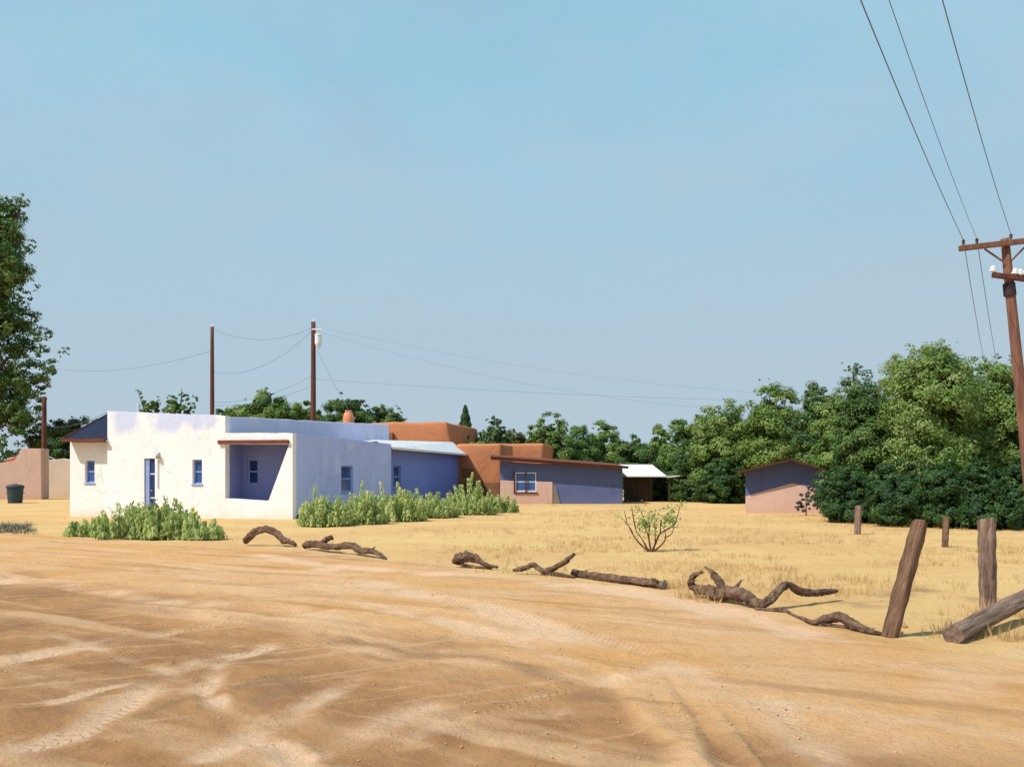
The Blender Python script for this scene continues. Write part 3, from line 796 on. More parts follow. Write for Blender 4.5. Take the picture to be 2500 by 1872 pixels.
# rear wing along the same line, wall shade painted cobalt, white sloping roof
XC = -0.45
yc0, yc1 = yB1 + 0.003, sx(1120, XC)
zC = 2.88
cw0, cw1, cz0_, cz1_ = sx(961, XC), sx(979, XC), sz(970, 1190, XC), sz(970, 1137, XC)
m = MB(); m.wall([(yc0, ZB0), (yc1, ZB0), (yc1, zC), (yc0, zC)], [rect(cw0 + 0.02, cw1, cz0_, cz1_)], 0.3, T_side(XC))
m.build('wing_wall', M['cobalt_shade'], house, bevel=0.03)
window(house, T_side(XC), cw0 + 0.02, cw1, cz0_, cz1_, M['blue_frame'], M['dark_glass'])
m = MB(); m.box(-6.0, XC - 0.003, yc1 - 0.3, yc1, ZB0, zC); m.box(-6.0, -5.7, yc0, yc1 - 0.303, ZB0, zC)
m.build('rear_wall', M['cobalt_shade'], house)
RX, RN, YF = -1.15, -0.75, yc1 + 1.1
wr = MB().hexa([(0.04, yc0, zC + 0.0), (0.04, yc1 + 0.05, zC + 0.0), (RX, YF, zC + 0.80), (RN, yc0, zC + 0.36)],
               [(0.04, yc0, zC + 0.07), (0.04, yc1 + 0.05, zC + 0.07), (RX, YF, zC + 0.87), (RN, yc0, zC + 0.43)]).build('wing_roof', M['roof_white'], house)
MB().box(0.043, 0.08, yc0, yc1 + 0.9, zC - 0.03, zC + 0.08).build('gutter', M['roof_white'], wr)
MB().hexa([(RN - 0.003, yc0, zC + 0.36), (RX - 0.003, YF, zC + 0.80), (-6.2, YF, zC), (-6.2, yc0, zC)],
          [(RN - 0.003, yc0, zC + 0.43), (RX - 0.003, YF, zC + 0.87), (-6.2, YF, zC + 0.07), (-6.2, yc0, zC + 0.07)]).build('rear_slope', M['roof_white'], wr)
m = MB(); m.add([(XC - 0.3, yc1 - 0.15, zC), (-5.9, yc1 - 0.15, zC), (RX, yc1 - 0.15, zC + 0.8), (XC - 0.3, yc1 + 0.02, zC), (-5.9, yc1 + 0.02, zC), (RX, yc1 + 0.02, zC + 0.8)],
                [(0, 1, 2), (3, 5, 4), (0, 3, 4, 1), (1, 4, 5, 2), (2, 5, 3, 0)])
m.build('gable_end', M['cobalt_shade'], house)

# ------------------------------------------------------------------ other buildings
def rough_block(name, mat, parent, x0, x1, y0, y1, z0, z1, rnd=0.14, amp=0.05, seed=1, slope=0.0):
    """hand-plastered adobe block: rounded edges and an uneven surface"""
    import bmesh
    bm = bmesh.new()
    bmesh.ops.create_cube(bm, size=1.0)
    bmesh.ops.scale(bm, vec=(x1 - x0, y1 - y0, z1 - z0), verts=bm.verts)
    bmesh.ops.translate(bm, vec=((x0 + x1) / 2, (y0 + y1) / 2, (z0 + z1) / 2), verts=bm.verts)
    bmesh.ops.bevel(bm, geom=bm.edges[:], offset=rnd, segments=3, affect='EDGES', profile=0.5)
    bmesh.ops.subdivide_edges(bm, edges=[e for e in bm.edges if e.calc_length() > 0.7], cuts=8, use_grid_fill=True)
    for v in bm.verts:
        v.co += Vector((mnoise.noise(v.co * 0.7 + Vector((seed, 0, 0))), mnoise.noise(v.co * 0.7 + Vector((0, seed, 5))), mnoise.noise(v.co * 0.7 + Vector((9, 0, seed))))) * amp
        v.co.x += slope * max(0, (z1 - v.co.z)) * (1 if v.co.x > (x0 + x1) / 2 else 0)
    me = bpy.data.meshes.new(name); bm.to_mesh(me); bm.free()
    return link(name, me, mat, parent, smooth=True)

# terracotta stepped building behind the white house
OF = Frame(at(1093, 1160, 63.0) * 1.0, HF.yaw); OF.o.z = 0
ob = empty('stepped_adobe_building', OF.o, OF.yaw)
tag(ob, 'terracotta orange stepped adobe building rising behind the rear wing', 'building')
zt = OF.on_y(1040, 1030, 0)[1]
xl = OF.on_y(900, 1100, 0)[0]
yb = OF.on_x(1165, 1100, 0)[0]
rough_block('upper_block', M['adobe'], ob, xl, 0, 0, yb, -0.2, zt, 0.20, 0.08, 3, 0.16)
x0_, z2 = OF.on_y(1110, 1083, -4.0); x1_ = OF.on_y(1224, 1083, -4.0)[0]
rough_block('front_block', M['adobe'], ob, x0_, x1_, -4.0, -0.2, -0.2, z2, 0.20, 0.08, 5)
rough_block('brown_base', M['adobe_dark'], ob, x0_ - 0.1, x1_ - 0.05, -4.25, -3.95, -0.2, OF.on_y(1170, 1176, -4.2)[1], 0.05, 0.03, 6)  # darker brown slab along the foot of the front block
MB().box(OF.on_y(1128, 1100, -4.06)[0], OF.on_y(1155, 1100, -4.06)[0], -4.06, -3.9, OF.on_y(1140, 1164, -4.06)[1], OF.on_y(1140, 1143, -4.06)[1]).build('shutter', M['adobe_dark'], ob, bevel=0.02)
x3, z3 = OF.on_y(1203, 1083, 1.0); x4, z4 = OF.on_y(1328, 1090, 1.0)
rough_block('right_block', M['adobe'], ob, x3, x4, 1.0, 6.0, -0.2, z3, 0.20, 0.08, 9)
rough_block('buttress', M['adobe_dark'], ob, OF.on_y(1201, 1090, 0.7)[0], OF.on_y(1222, 1090, 0.7)[0], 0.6, 1.2, -0.2, z3 - 0.05, 0.1, 0.04, 12)
m = MB(); mx_, mz_ = OF.on_y(948, 1072, -0.4)
m.box(mx_ - 0.15, mx_ + 0.3, -0.4, -0.05, mz_ - 0.1, mz_ + 0.45); m.build('roof_vent', M['adobe_dark'], ob, bevel=0.03)

# low rose house: eave shade painted navy, sunlit lower wall left rose
DF = Frame(gp(1222, 1230), R(1.0))
dh = empty('low_house', DF.o, DF.yaw)
tag(dh, 'low rose house with navy eave shade painted on its wall, long brown eave', 'house')
dL = DF.on_y(1520, 1160, 0)[0]
dz0, dz1 = DF.on_y(1224, 1126, 0)[1], DF.on_y(1518, 1143, 0)[1]
v0, v1, vz0, vz1 = DF.on_y(1258, 1160, 0)[0], DF.on_y(1309, 1160, 0)[0], DF.on_y(1280, 1199, 0)[1], DF.on_y(1280, 1153, 0)[1]
m = MB(); m.wall([(0, -0.2), (dL, -0.2), (dL, dz1), (0, dz0)], [rect(v0, v1, vz0, vz1)], 0.3, T_front(0)); m.build('front_wall', M['navy_shade'], dh, bevel=0.02)
r1, rz = DF.on_y(1349, 1176, -0.08); rzL = DF.on_y(1224, 1172, -0.08)[1]
m = MB(); m.wall([(-0.02, -0.2), (r1, -0.2), (r1, rz), (v1, rz + 0.02), (v1, vz0), (v0, vz0), (v0, rz + 0.04), (-0.02, rzL)], [], 0.09, T_front(-0.093)); m.build('lower_wall', M['pink'], dh, bevel=0.015)
g1 = DF.on_y(1370, 1230, -0.06)[0]; g2 = DF.on_y(1358, 1190, -0.06)[0]
m = MB(); m.wall([(r1 + 0.003, -0.2), (g1, -0.2), (g2, rz * 0.75), (r1 + 0.003, rz - 0.04)], [], 0.05, T_front(-0.053)); m.build('grey_end_panel', M['sage_plaster'], dh)  # grey-green slanted panel at the right end of the rose wall
window(dh, T_front(0), v0, v1, vz0, vz1, M['white_frame'], M['glass'], -0.05, cols=2, sill=False)
m = MB()
for a, b in ((v0 - 0.09, v0 - 0.003), ((v0 + v1) / 2 - 0.03, (v0 + v1) / 2 + 0.03)): m.box(a, b, -0.14, -0.096, vz0 - 0.06, vz1 + 0.04)
m.box(v0 - 0.09, v1 + 0.09, -0.15, -0.096, vz0 - 0.13, vz0 - 0.063)
m.build('window_trim', M['fascia'], dh)
m = MB(); m.box(0, 0.3, 0.303, 6, -0.2, dz0 - 0.02); m.box(dL - 0.3, dL, 0.303, 6, -0.2, dz1 - 0.02); m.box(0.303, dL - 0.303, 5.7, 6, -0.2, dz1 - 0.05); m.build('rear_wall', M['navy_shade'], dh)
ra, rb = DF.on_y(1198, 1113, -0.5)[0], DF.on_y(1534, 1141, -0.5)[0]
za, zb = DF.on_y(1200, 1122, -0.5)[1], DF.on_y(1530, 1144, -0.5)[1]
MB().hexa([(ra, -0.5, za), (rb, -0.5, zb), (rb, 6.4, zb + 0.25), (ra, 6.4, za + 0.25)], [(ra, -0.5, za + 0.14), (rb, -0.5, zb + 0.11), (rb, 6.4, zb + 0.4), (ra, 6.4, za + 0.45)]).build('roof', M['beam'], dh, bevel=0.015)
MB().hexa([(ra - 0.03, -0.56, za + 0.14), (rb + 0.03, -0.56, zb + 0.08), (rb + 0.03, -0.503, zb + 0.08), (ra - 0.03, -0.503, za + 0.14)], [(ra - 0.03, -0.56, za + 0.20), (rb + 0.03, -0.56, zb + 0.14), (rb + 0.03, -0.503, zb + 0.14), (ra - 0.03, -0.503, za + 0.20)]).build('fascia', M['fascia'], dh)

# carport with white roof and dark board wall
EF = Frame(gp(1522, 1225.5) + Vector((0.15, 0, 0)), R(6))
cp = empty('carport', EF.o, EF.yaw)
tag(cp, 'open carport with white metal roof and dark board end wall', 'carport')
eb, ezb = EF.on_y(1668, 1161, 0); ea = 0.0
ez = EF.on_y(1560, 1164, 0)[1]
cr = MB().hexa([(ea, -0.1, ez), (EF.on_y(1627, 1163, 0)[0], -0.1, ez), (EF.on_y(1592, 1141, 3.2)[0], 3.2, ez + 0.72), (ea, 3.2, ez + 0.72)],
               [(ea, -0.1, ez + 0.06), (EF.on_y(1627, 1163, 0)[0], -0.1, ez + 0.06), (EF.on_y(1592, 1141, 3.2)[0], 3.2, ez + 0.78), (ea, 3.2, ez + 0.78)]).build('roof', M['roof_white'], cp)
xq = EF.on_y(1632, 1163, 0)[0]; xe = EF.on_y(1682, 1158, 0)[0]
MB().hexa([(xq - 0.1, -0.1, ez - 0.05), (xe, -0.1, ez + 0.10), (xe, 2.6, ez + 0.14), (xq - 0.1, 2.6, ez + 0.02)], [(xq - 0.1, -0.1, ez), (xe, -0.1, ez + 0.16), (xe, 2.6, ez + 0.20), (xq - 0.1, 2.6, ez + 0.07)]).build('side_awning', M['roof_white'], cp)
xw = EF.on_y(1594, 1190, 0.6)[0]
nb = 7
for i in range(nb):
    a = 0.02 + (xw - 0.02) * i / nb
    MB().box(a, a + (xw - 0.02) / nb - 0.02, 0.6, 0.63 + 0.01 * (i % 2), -0.1, ez - 0.02).build('board', M['brown_boards'], cp)
for px in (1634, 1690):
    if px == 1634:
        a = EF.on_y(px, 1190, 0.05)[0]; p = MB().box(a - 0.05, a + 0.05, 0.0, 0.1, -0.1, ez - 0.06).build('post', M['brown_boards'], cp)
        MB().box(a - 0.16, a + 0.16, -0.01, 0.11, ez - 0.20, ez - 0.063).build('bracket', M['brown_boards'], p)
m = MB().box(xq - 2.6, xe - 0.05, 0.02, 0.08, ez - 0.055, ez - 0.052 + 0.0); 
MB().box(EF.on_y(1690, 1190, 2.5)[0] - 0.05, EF.on_y(1690, 1190, 2.5)[0] + 0.05, 2.45, 2.55, -0.1, ez - 0.1).build('post', M['brown_boards'], cp)

# gabled shed at the right
FF = Frame(gp(1820, 1252), R(-14.5))
sh = empty('gabled_shed', FF.o, FF.yaw)
tag(sh, 'small rose gabled shed, eave shade painted blue above, under a brown roof', 'shed')
fw_ = FF.on_y(2016, 1160, 0)[0]
pk = FF.on_y(1930, 1124, 0); lz_ = FF.on_y(1822, 1152, 0)[1]; rz_ = FF.on_y(2004, 1146, 0)[1]
mk = FF.on_y(1934, 1179, 0); ml_ = FF.on_y(1822, 1211, 0)[1]; mr_ = FF.on_y(2012, 1198, 0)[1]
m = MB(); m.wall([(0, -0.2), (fw_, -0.2), (fw_, mr_), mk, (0, ml_)], [], 0.25, T_front(0)); m.build('lower_wall', M['pink'], sh)
m = MB(); m.wall([(0, ml_ + 0.003), (mk[0], mk[1] + 0.003), (fw_, mr_ + 0.003), (fw_, rz_ - 0.1), (pk[0], pk[1]), (0, lz_)], [], 0.23, T_front(0.0)); m.build('shaded_upper_wall', M['navy_shade'], sh)  # cut to the eave shadow's outline, the shade painted blue
m = MB(); m.box(0, 0.25, 0.253, 4.0, -0.2, lz_ - 0.03); m.box(fw_ - 0.25, fw_, 0.253, 4.0, -0.2, rz_ - 0.13); m.box(0.253, fw_ - 0.253, 3.75, 4.0, -0.2, rz_ - 0.13); m.build('rear_wall', M['pink'], sh)
def slab(name, a, b, y0, y1, t, mat, parent):
    (ax, az), (bx, bz) = a, b
    return MB().hexa([(ax, y0, az), (bx, y0, bz), (bx, y1, bz), (ax, y1, az)], [(ax, y0, az + t), (bx, y0, bz + t), (bx, y1, bz + t), (ax, y1, az + t)]).build(name, mat, parent, bevel=0.008)
eL = FF.on_y(1800, 1156, -0.6); eR = FF.on_y(2016, 1150, -0.6); pP = FF.on_y(1930, 1125, -0.6)
slab('roof_slope', eL, (pP[0] - 0.002, pP[1]), -0.6, 4.3, 0.09, M['fascia'], sh)
slab('roof_slope', (pP[0] + 0.002, pP[1]), eR, -0.6, 4.3, 0.09, M['fascia'], sh)

# walls and bin at the far left
WF = Frame(gp(103, 1214), R(2))
gw = empty('garden_wall', WF.o, WF.yaw)
tag(gw, 'pale beige plastered garden wall running up to the white house', 'wall', kind='thing')
wl1 = WF.on_y(215, 1160, 0)[0]
m = MB(); m.wall([(0, -0.2), (wl1, -0.2), (wl1, WF.on_y(200, 1121, 0)[1])] + list(reversed(wavy(0, WF.on_y(110, 1122, 0)[1], wl1 - 0.3, WF.on_y(190, 1118, 0)[1], 8, 0.05))), [], 0.3, T_front(0)); m.build('plaster_wall', M['beige'], gw, bevel=0.05, seg=3)
VF = Frame(gp(103, 1219), R(-3))
ro = empty('rose_outbuilding', VF.o, VF.yaw)
tag(ro, 'dull rose adobe outbuilding with stepped top at the left edge', 'outbuilding')
def VP(px, py): return VF.on_y(px, py, 0)
m = MB(); m.wall([(VP(-160, 1200)[0], -0.2), (VP(102, 1200)[0], -0.2), VP(101, 1095), VP(52, 1094), VP(36, 1124), VP(0, 1130), VP(-160, 1132)], [], 0.4, T_front(0)); m.build('front_wall', M['rose'], ro, bevel=0.06, seg=3)
m = MB(); m.box(VP(102, 1200)[0] - 0.4, VP(102, 1200)[0], 0.403, 0.9, -0.2, VP(101, 1095)[1] - 0.02); m.build('side_wall', M['rose'], ro, bevel=0.05)
a, b = VP(2, 1100)[0], VP(24, 1100)[0]
MB().hexa([(a, 0.42, VP(0, 1128)[1]), (b, 0.42, VP(0, 1128)[1]), (b, 3.2, VP(0, 1104)[1]), (a, 3.2, VP(0, 1104)[1])], [(a, 0.42, VP(0, 1124)[1]), (b, 0.42, VP(0, 1124)[1]), (b, 3.2, VP(0, 1100)[1]), (a, 3.2, VP(0, 1100)[1])]).build('roof', M['red_tile'], ro)
bp_ = gp(37, 1228)
bn = empty('rubbish_bin', bp_)
tag(bn, 'dark teal rubbish bin in front of the rose outbuilding', 'bin')
MB().lathe((0, 0, -0.02), [(0.34, 0), (0.38, 0.05), (0.44, 0.86), (0.47, 0.88), (0.47, 0.93), (0.44, 0.93)], 18).build('body', M['bin'], bn, smooth=False)
lid = MB().lathe((0, 0, 0.915), [(0.49, 0), (0.49, 0.05), (0.40, 0.13), (0.15, 0.17), (0.0, 0.17)], 18).build('lid', M['bin'], bn)
MB().tube([(-0.09, 0, 1.08), (-0.07, 0, 1.14), (0.07, 0, 1.14), (0.09, 0, 1.08)], [0.018] * 4, 6).build('handle', M['bin'], lid)
for s_ in (-1, 1):
    MB().tube([(s_ * 0.42, -0.08, 0.62), (s_ * 0.52, -0.06, 0.60), (s_ * 0.52, 0.06, 0.60), (s_ * 0.42, 0.08, 0.62)], [0.018] * 4, 6).build('side_handle', M['bin'], bn)

# ------------------------------------------------------------------ utility poles and power lines
def pole(label, base, top, r0, r1, mat, group='utility poles'):
    e = empty('utility_pole', (base.x, base.y, 0)); tag(e, label, 'utility pole', group)
    d = Vector((top.x - base.x, top.y - base.y, top.z))
    pts = [d * t for t in np.linspace(-0.03, 1, 14)]
    MB().tube(pts, list(np.linspace(r0, r1, 14)), 12, 0.06, random.random() * 9).build('shaft', mat, e, smooth=True)
    return e, d
# poles behind the house
Y1, Y2 = 54.0, 54.0
p1t, p2t = at(518, 798, Y1), at(765, 786, Y2)
p1, d1 = pole('thin brown utility pole rising behind the white house front', Vector((p1t.x, Y1, 0)), p1t, 0.15, 0.10, M['pole'])
p2, d2 = pole('brown utility pole with white transformer behind the shaded side wall', Vector((p2t.x, Y2, 0)), p2t, 0.19, 0.13, M['pole'])
tz = at(775, 850, Y2).z
tr = MB().lathe((0.30, -0.05, tz), [(0.10, 0.0), (0.19, 0.22), (0.20, 0.30), (0.20, 0.72), (0.22, 0.74), (0.22, 0.80), (0.12, 0.84)], 14).build('transformer', M['trans'], p2, smooth=False)
for s_ in (-0.08, 0.08):
    MB().lathe((0.30 + s_, -0.05, tz + 0.84), [(0.03, 0), (0.05, 0.05), (0.03, 0.08), (0.05, 0.12), (0.03, 0.16), (0.02, 0.24)], 8).build('bushing', M['porcelain'], tr)
MB().box(0.08, 0.30, -0.10, 0.0, tz + 0.35, tz + 0.45).build('bracket', M['steel'], p2)
MB().box(-0.06, 0.55, -0.17, -0.09, tz + 1.05, tz + 1.13).build('cutout_arm', M['white_frame'], p2)
for ee, dd in ((p1, d1), (p2, d2)):
    MB().lathe((dd.x, dd.y, dd.z), [(0.03, 0), (0.06, 0.03), (0.03, 0.07), (0.06, 0.11), (0.02, 0.16)], 8).build('insulator', M['porcelain'], ee)
# short pole by the left tree
p3t = at(108, 968, 58)
p3, d3 = pole('short brown utility pole beside the tall tree at the left edge', Vector((at(108, 1160, 69).x, 69, 0)), at(108, 968, 69), 0.2, 0.16, M['pole'])
# leaning pole at the right edge
YR = 26.0
prb = Vector((at(2527, 1160, YR).x, YR, 0)); prt = at(2453, 583, YR)
p4, d4 = pole('leaning utility pole with crossarm and insulators at the right edge', prb, prt, 0.19, 0.115, M['pole_light'])
def loc4(px, py, dy=0.0): return at(px, py, YR + dy) - Vector((prb.x, prb.y, 0)) 
a, b = loc4(2342, 607, -0.16), loc4(2566, 581, -0.16)
def bar(a, b, w, h):
    a, b = Vector(a), Vector(b); d = (b - a).normalized(); s = d.cross(Vector((0, 0, 1))).normalized(); u = s.cross(d)
    q = lambda p: [p - s * w - u * h, p + s * w - u * h, p + s * w + u * h, p - s * w + u * h]
    return MB().hexa(q(a), q(b))
arm = bar(a, b, 0.06, 0.075).build('crossarm', M['pole_light'], p4, bevel=0.012)
INS = []
for px, py in ((2352, 600), (2385, 597), (2468, 586), (2545, 577)):
    q = loc4(px, py, -0.16); INS.append(q + Vector((prb.x, prb.y, 0.16)))
    MB().lathe(q, [(0.02, 0.0), (0.02, 0.05), (0.05, 0.06), (0.035, 0.10), (0.05, 0.13), (0.03, 0.17)], 8).build('insulator', M['pole'], arm)
bar(loc4(2404, 608, -0.1), loc4(2451, 640, -0.1), 0.018, 0.022).build('brace', M['pole_light'], p4)
bar(loc4(2504, 601, -0.1), loc4(2468, 638, -0.1), 0.018, 0.022).build('brace', M['pole_light'], p4)
a, b = loc4(2423, 671, -0.16), loc4(2545, 687, -0.16)
arm2 = bar(a, b, 0.06, 0.07).build('lower_crossarm', M['pole'], p4, bevel=0.012)
for px, py in ((2424, 664), (2478, 670), (2490, 672), (2504, 674), (2530, 678)):
    MB().lathe(loc4(px, py, -0.16), [(0.03, 0.0), (0.10, 0.02), (0.10, 0.06), (0.06, 0.07), (0.08, 0.11), (0.05, 0.15), (0.03, 0.17)], 10).build('insulator', M['porcelain'], arm2, smooth=False)
a, b = loc4(2463, 692, 0), loc4(2466, 722, 0)
MB().tube([a, b], [0.165, 0.17], 12).build('steel_band', M['dark_stone'], p4)
# next pole of the line, far beyond the right-hand trees
far = Vector((35.0, 66.0, 0))
p5, d5 = pole('distant utility pole mostly hidden behind the right-hand trees', far, far + Vector((0, 0, 7.6)), 0.16, 0.11, M['pole'])

def wire(label, a, b, sag, r=0.014, n=26):
    a, b = Vector(a), Vector(b)
    pts = []
    for i in range(n + 1):
        t = i / n; p = a.lerp(b, t); p.z -= 4 * sag * t * (1 - t); pts.append(p)
    o = MB().tube(pts, [r] * len(pts), 6).build('power_line', M['wire'], None, smooth=True)
    return tag(o, label, 'power line', 'power lines')
behind = Vector((-10.8, -14.0, 9.2))
wire('power line from left end of the leaning pole crossarm up across the sky', INS[0], behind + Vector((0, 0, 0)), 0.75, 0.009)
wire('thin power line just right of the leftmost sky cable, inner insulator', INS[1], behind + Vector((0.2, -0.3, 0.3)), 0.9, 0.006)
wire('power line from head of the leaning pole up to the top right sky', INS[2], behind + Vector((0.1, -0.7, 0.6)), 1.0, 0.008)
wire('power line running on from the crossarm left end down behind the trees', INS[0], far + Vector((-0.5, 0.2, 7.4)), 0.5, 0.010)
wire('power line running on from the crossarm inner insulator behind the leaning pole', INS[1], far + Vector((0.2, 0, 7.6)), 0.5, 0.010)
P1 = lambda py: at(518, py, Y1); P2 = lambda py: at(765, py, Y2)
wire('topmost sagging cable between the two poles behind the house', P1(802), P2(798), 0.70, 0.0085)
wire('cable falling from the transformer pole head to the middle of thinner pole', P2(803), P1(908), 0.9, 0.0085)
wire('low cable strung between the two poles just above the green treetops', P2(915), P1(982), 0.45, 0.0085)
wire('second low cable crossing the treetops between the two poles', P2(940), P1(990), 0.35, 0.0085)
wire('cable sagging left from the thinner pole into the tall tree', P1(856), at(95, 893, 73), 0.75, 0.0085)
wire('faint upper cable leaving the transformer pole head towards the right', P2(795), far + Vector((0, 0, 7.5)), 1.6, 0.0035)
wire('deeper sagging faint cable right of the transformer pole', P2(805), far + Vector((0, 0, 7.2)), 2.6, 0.0040)
wire('long level cable from transformer pole over rooftops to the right trees', P2(925), far + Vector((0, 0, 6.9)), 0.5, 0.0060)
wire('service cable dropping steeply from the white transformer to the house roof', at(775, 855, Y2), HF.o + HF.ex * (XA1 - 0.2) + HF.ey * sx(872, XA1) + Vector((0, 0, zAs1 + 0.05)), 0.1, 0.010)
wire('service cable from the short pole rising to the white house parapet', at(108, 1036, 69), at(262, 1006, 35.4), 0.35, 0.0085)

# ------------------------------------------------------------------ trees and shrubs
def leaf_object(name, C, N, size, tint, mat, parent, aspect=0.55, up=None):
    """one mesh of folded leaf blades: centres C, facing N"""
    n = len(C)
    rnd = RNG.normal(size=(n, 3)) if up is None else up + RNG.normal(size=(n, 3)) * 0.35
    N = N / (np.linalg.norm(N, axis=1, keepdims=True) + 1e-9)
    Tn = rnd - N * (rnd * N).sum(1, keepdims=True); Tn /= (np.linalg.norm(Tn, axis=1, keepdims=True) + 1e-9)
    B = np.cross(N, Tn)
    s = size[:, None]
    V = np.stack([C - Tn * s * 0.5, C + B * s * aspect * 0.5 + N * s * 0.08, C + Tn * s * 0.5, C - B * s * aspect * 0.5 + N * s * 0.08], 1).reshape(-1, 3)
    Fq = np.arange(4 * n).reshape(-1, 4)
    me = fast_mesh(name, V, Fq, [('tint', 'FACE', tint)])
    return link(name, me, mat, parent)

def tree(name, label, cat, base, lobes, n_leaves, leaf, mat, trunk_r=0.16, group=None, lean=(0, 0), fill=0.55, tint0=0.0, limbs=9, ragged=0.35):
    """lobes: list of (x, y, z, rx, ry, rz) relative to the base"""
    e = empty(name, base); tag(e, label, cat, group)
    L = np.array(lobes, float)
    # small clumps scattered over the lobes give the crown its light and dark masses and uneven edge
    vol = L[:, 3] * L[:, 4] * L[:, 5]; area = vol ** (2 / 3)
    n_leaves = int(n_leaves * 3.0); leaf *= 0.74
    ncl = max(40, int(n_leaves / 75))
    k = RNG.choice(len(L), ncl, p=area / area.sum())
    d = RNG.normal(size=(ncl, 3)); d /= np.linalg.norm(d, axis=1, keepdims=True)
    rr = np.where(RNG.random(ncl) < fill, RNG.uniform(0.82, 1.04, ncl), RNG.uniform(0.25, 0.85, ncl))
    pc = L[k, :3] + d * L[k, 3:6] * rr[:, None]
    cr = (area[k] ** 0.5) * RNG.uniform(0.13, 0.30, ncl)
    out = RNG.random(ncl) < ragged * 0.35
    pc[out] += d[out] * (L[k[out], 3:6] * RNG.uniform(0.02, 0.10, out.sum())[:, None]); cr[out] *= 0.7
    ok = pc[:, 2] > 0.05
    pc, cr, d = pc[ok], cr[ok], d[ok]
    ct = RNG.normal(0.42 + tint0, 0.17, len(pc))
    w = cr ** 2; j = RNG.choice(len(pc), n_leaves, p=w / w.sum())
    q = RNG.normal(size=(n_leaves, 3)); q /= np.linalg.norm(q, axis=1, keepdims=True)
    C = pc[j] + q * cr[j][:, None] * (RNG.random(n_leaves) ** 0.45)[:, None] * np.array([1.1, 1.1, 0.8])
    C[:, 2] = np.maximum(C[:, 2], 0.03)
    N = q * 0.75 + d[j] * 0.7 + RNG.normal(size=(n_leaves, 3)) * 0.30 + np.array([0, 0, 0.3])
    size = leaf * RNG.uniform(0.6, 1.35, n_leaves)
    tint = np.clip(ct[j] + RNG.normal(0, 0.13, n_leaves), 0, 1)
    leaf_object('crown', C, N, size, tint, mat, e)
    # trunk and limbs
    ctr = L[:, :3].mean(0); top = L[np.argmax(L[:, 2])]
    H = top[2]
    m = MB()
    spine = catmull([(0, 0, -0.15), (lean[0] * 0.3 + ctr[0] * 0.1, lean[1] * 0.3, H * 0.25), (ctr[0] * 0.5, ctr[1] * 0.5, H * 0.6), (top[0], top[1], H * 0.98)], 12)
    m.tube(spine, list(np.linspace(trunk_r, trunk_r * 0.18, 12)), 8, 0.18, random.random() * 9)
    t = m.build('trunk', M['bark'], e, smooth=True)
    order = list(np.argsort(-vol))[:limbs]
    for q_ in order:
        p = L[q_, :3]; hz_ = np.clip(p[2] * 0.55, 0.1, H * 0.8)
        kx = min(range(len(spine)), key=lambda i: abs(spine[i][2] - hz_))
        s0 = np.array(spine[kx]); mid = (s0 + p) / 2 + np.array([0, 0, 0.06 * H])
        MB().tube(catmull([s0, mid, p], 7), list(np.linspace(trunk_r * 0.45, trunk_r * 0.08, 7)), 6, 0.15, random.random() * 9).build('limb', M['bark'], t, smooth=True)
    return e

def px_lobes(Y, base, items, depth=1.0):
    """lobes given as (px, py, half width px, half height px) at distance Y"""
    out = []
    for px, py, hw, hh in items:
        c = at(px, py, Y); k = Y / FPX
        out.append((c.x - base.x, RNG.uniform(-0.5, 0.5) * hw * k, c.z, hw * k, hw * k * depth, hh * k))
    return out

def mound(px, top, hw, bot, n=9):
    """automatic lobes for a rounded crown: centre column px, top row, half width, bottom row"""
    H = bot - top
    it = [(px, top + H * 0.62, hw * 0.90, H * 0.40), (px - hw * 0.05, top + H * 0.36, hw * 0.72, H * 0.33), (px + hw * 0.1, top + H * 0.80, hw * 0.95, H * 0.24)]
    for i in range(n):
        a = RNG.uniform(0, 2 * math.pi); r = RNG.uniform(0.45, 0.95)
        cx = px + math.cos(a) * hw * r * 0.72; t = abs(math.cos(a)) * r
        cy = bot - H * (0.22 + (0.62 - 0.40 * t * t) * RNG.uniform(0.25, 1.0))
        it.append((cx, cy, hw * RNG.uniform(0.26, 0.45), H * RNG.uniform(0.13, 0.22)))
    return it

def add_tree(name, label, px, Y, items, n, leaf, mat, cat='tree', r=0.14, group=None, depth=1.0, **kw):
    base = Vector(((px - 1250) * Y / FPX, Y, 0))
    return tree(name, label, cat, base, px_lobes(Y, base, items, depth), n, leaf, M[mat], r, group, **kw)

# tall tree at the left edge
add_tree('tall_tree', 'tall dark green tree cut off by the left edge', -60, 73, [
    (-40, 560, 90, 90), (10, 520, 52, 45), (45, 492, 22, 28), (-20, 640, 95, 80), (55, 612, 36, 34), (80, 598, 16, 20), (30, 690, 62, 50), (62, 705, 26, 34),
    (10, 760, 66, 50), (-40, 800, 110, 90), (70, 850, 50, 56), (105, 812, 26, 36), (118, 870, 36, 30), (155, 860, 18, 16), (60, 920, 66, 50), (96, 950, 28, 30),
    (20, 1000, 70, 50), (40, 1050, 46, 44), (0, 1090, 60, 40), (-90, 950, 110, 110), (-130, 680, 90, 120), (128, 905, 32, 34), (166, 852, 14, 12), (88, 990, 26, 30)], 28000, 0.36, 'leaf_dark', r=0.42, depth=0.8, limbs=14, ragged=0.6, tint0=0.14)
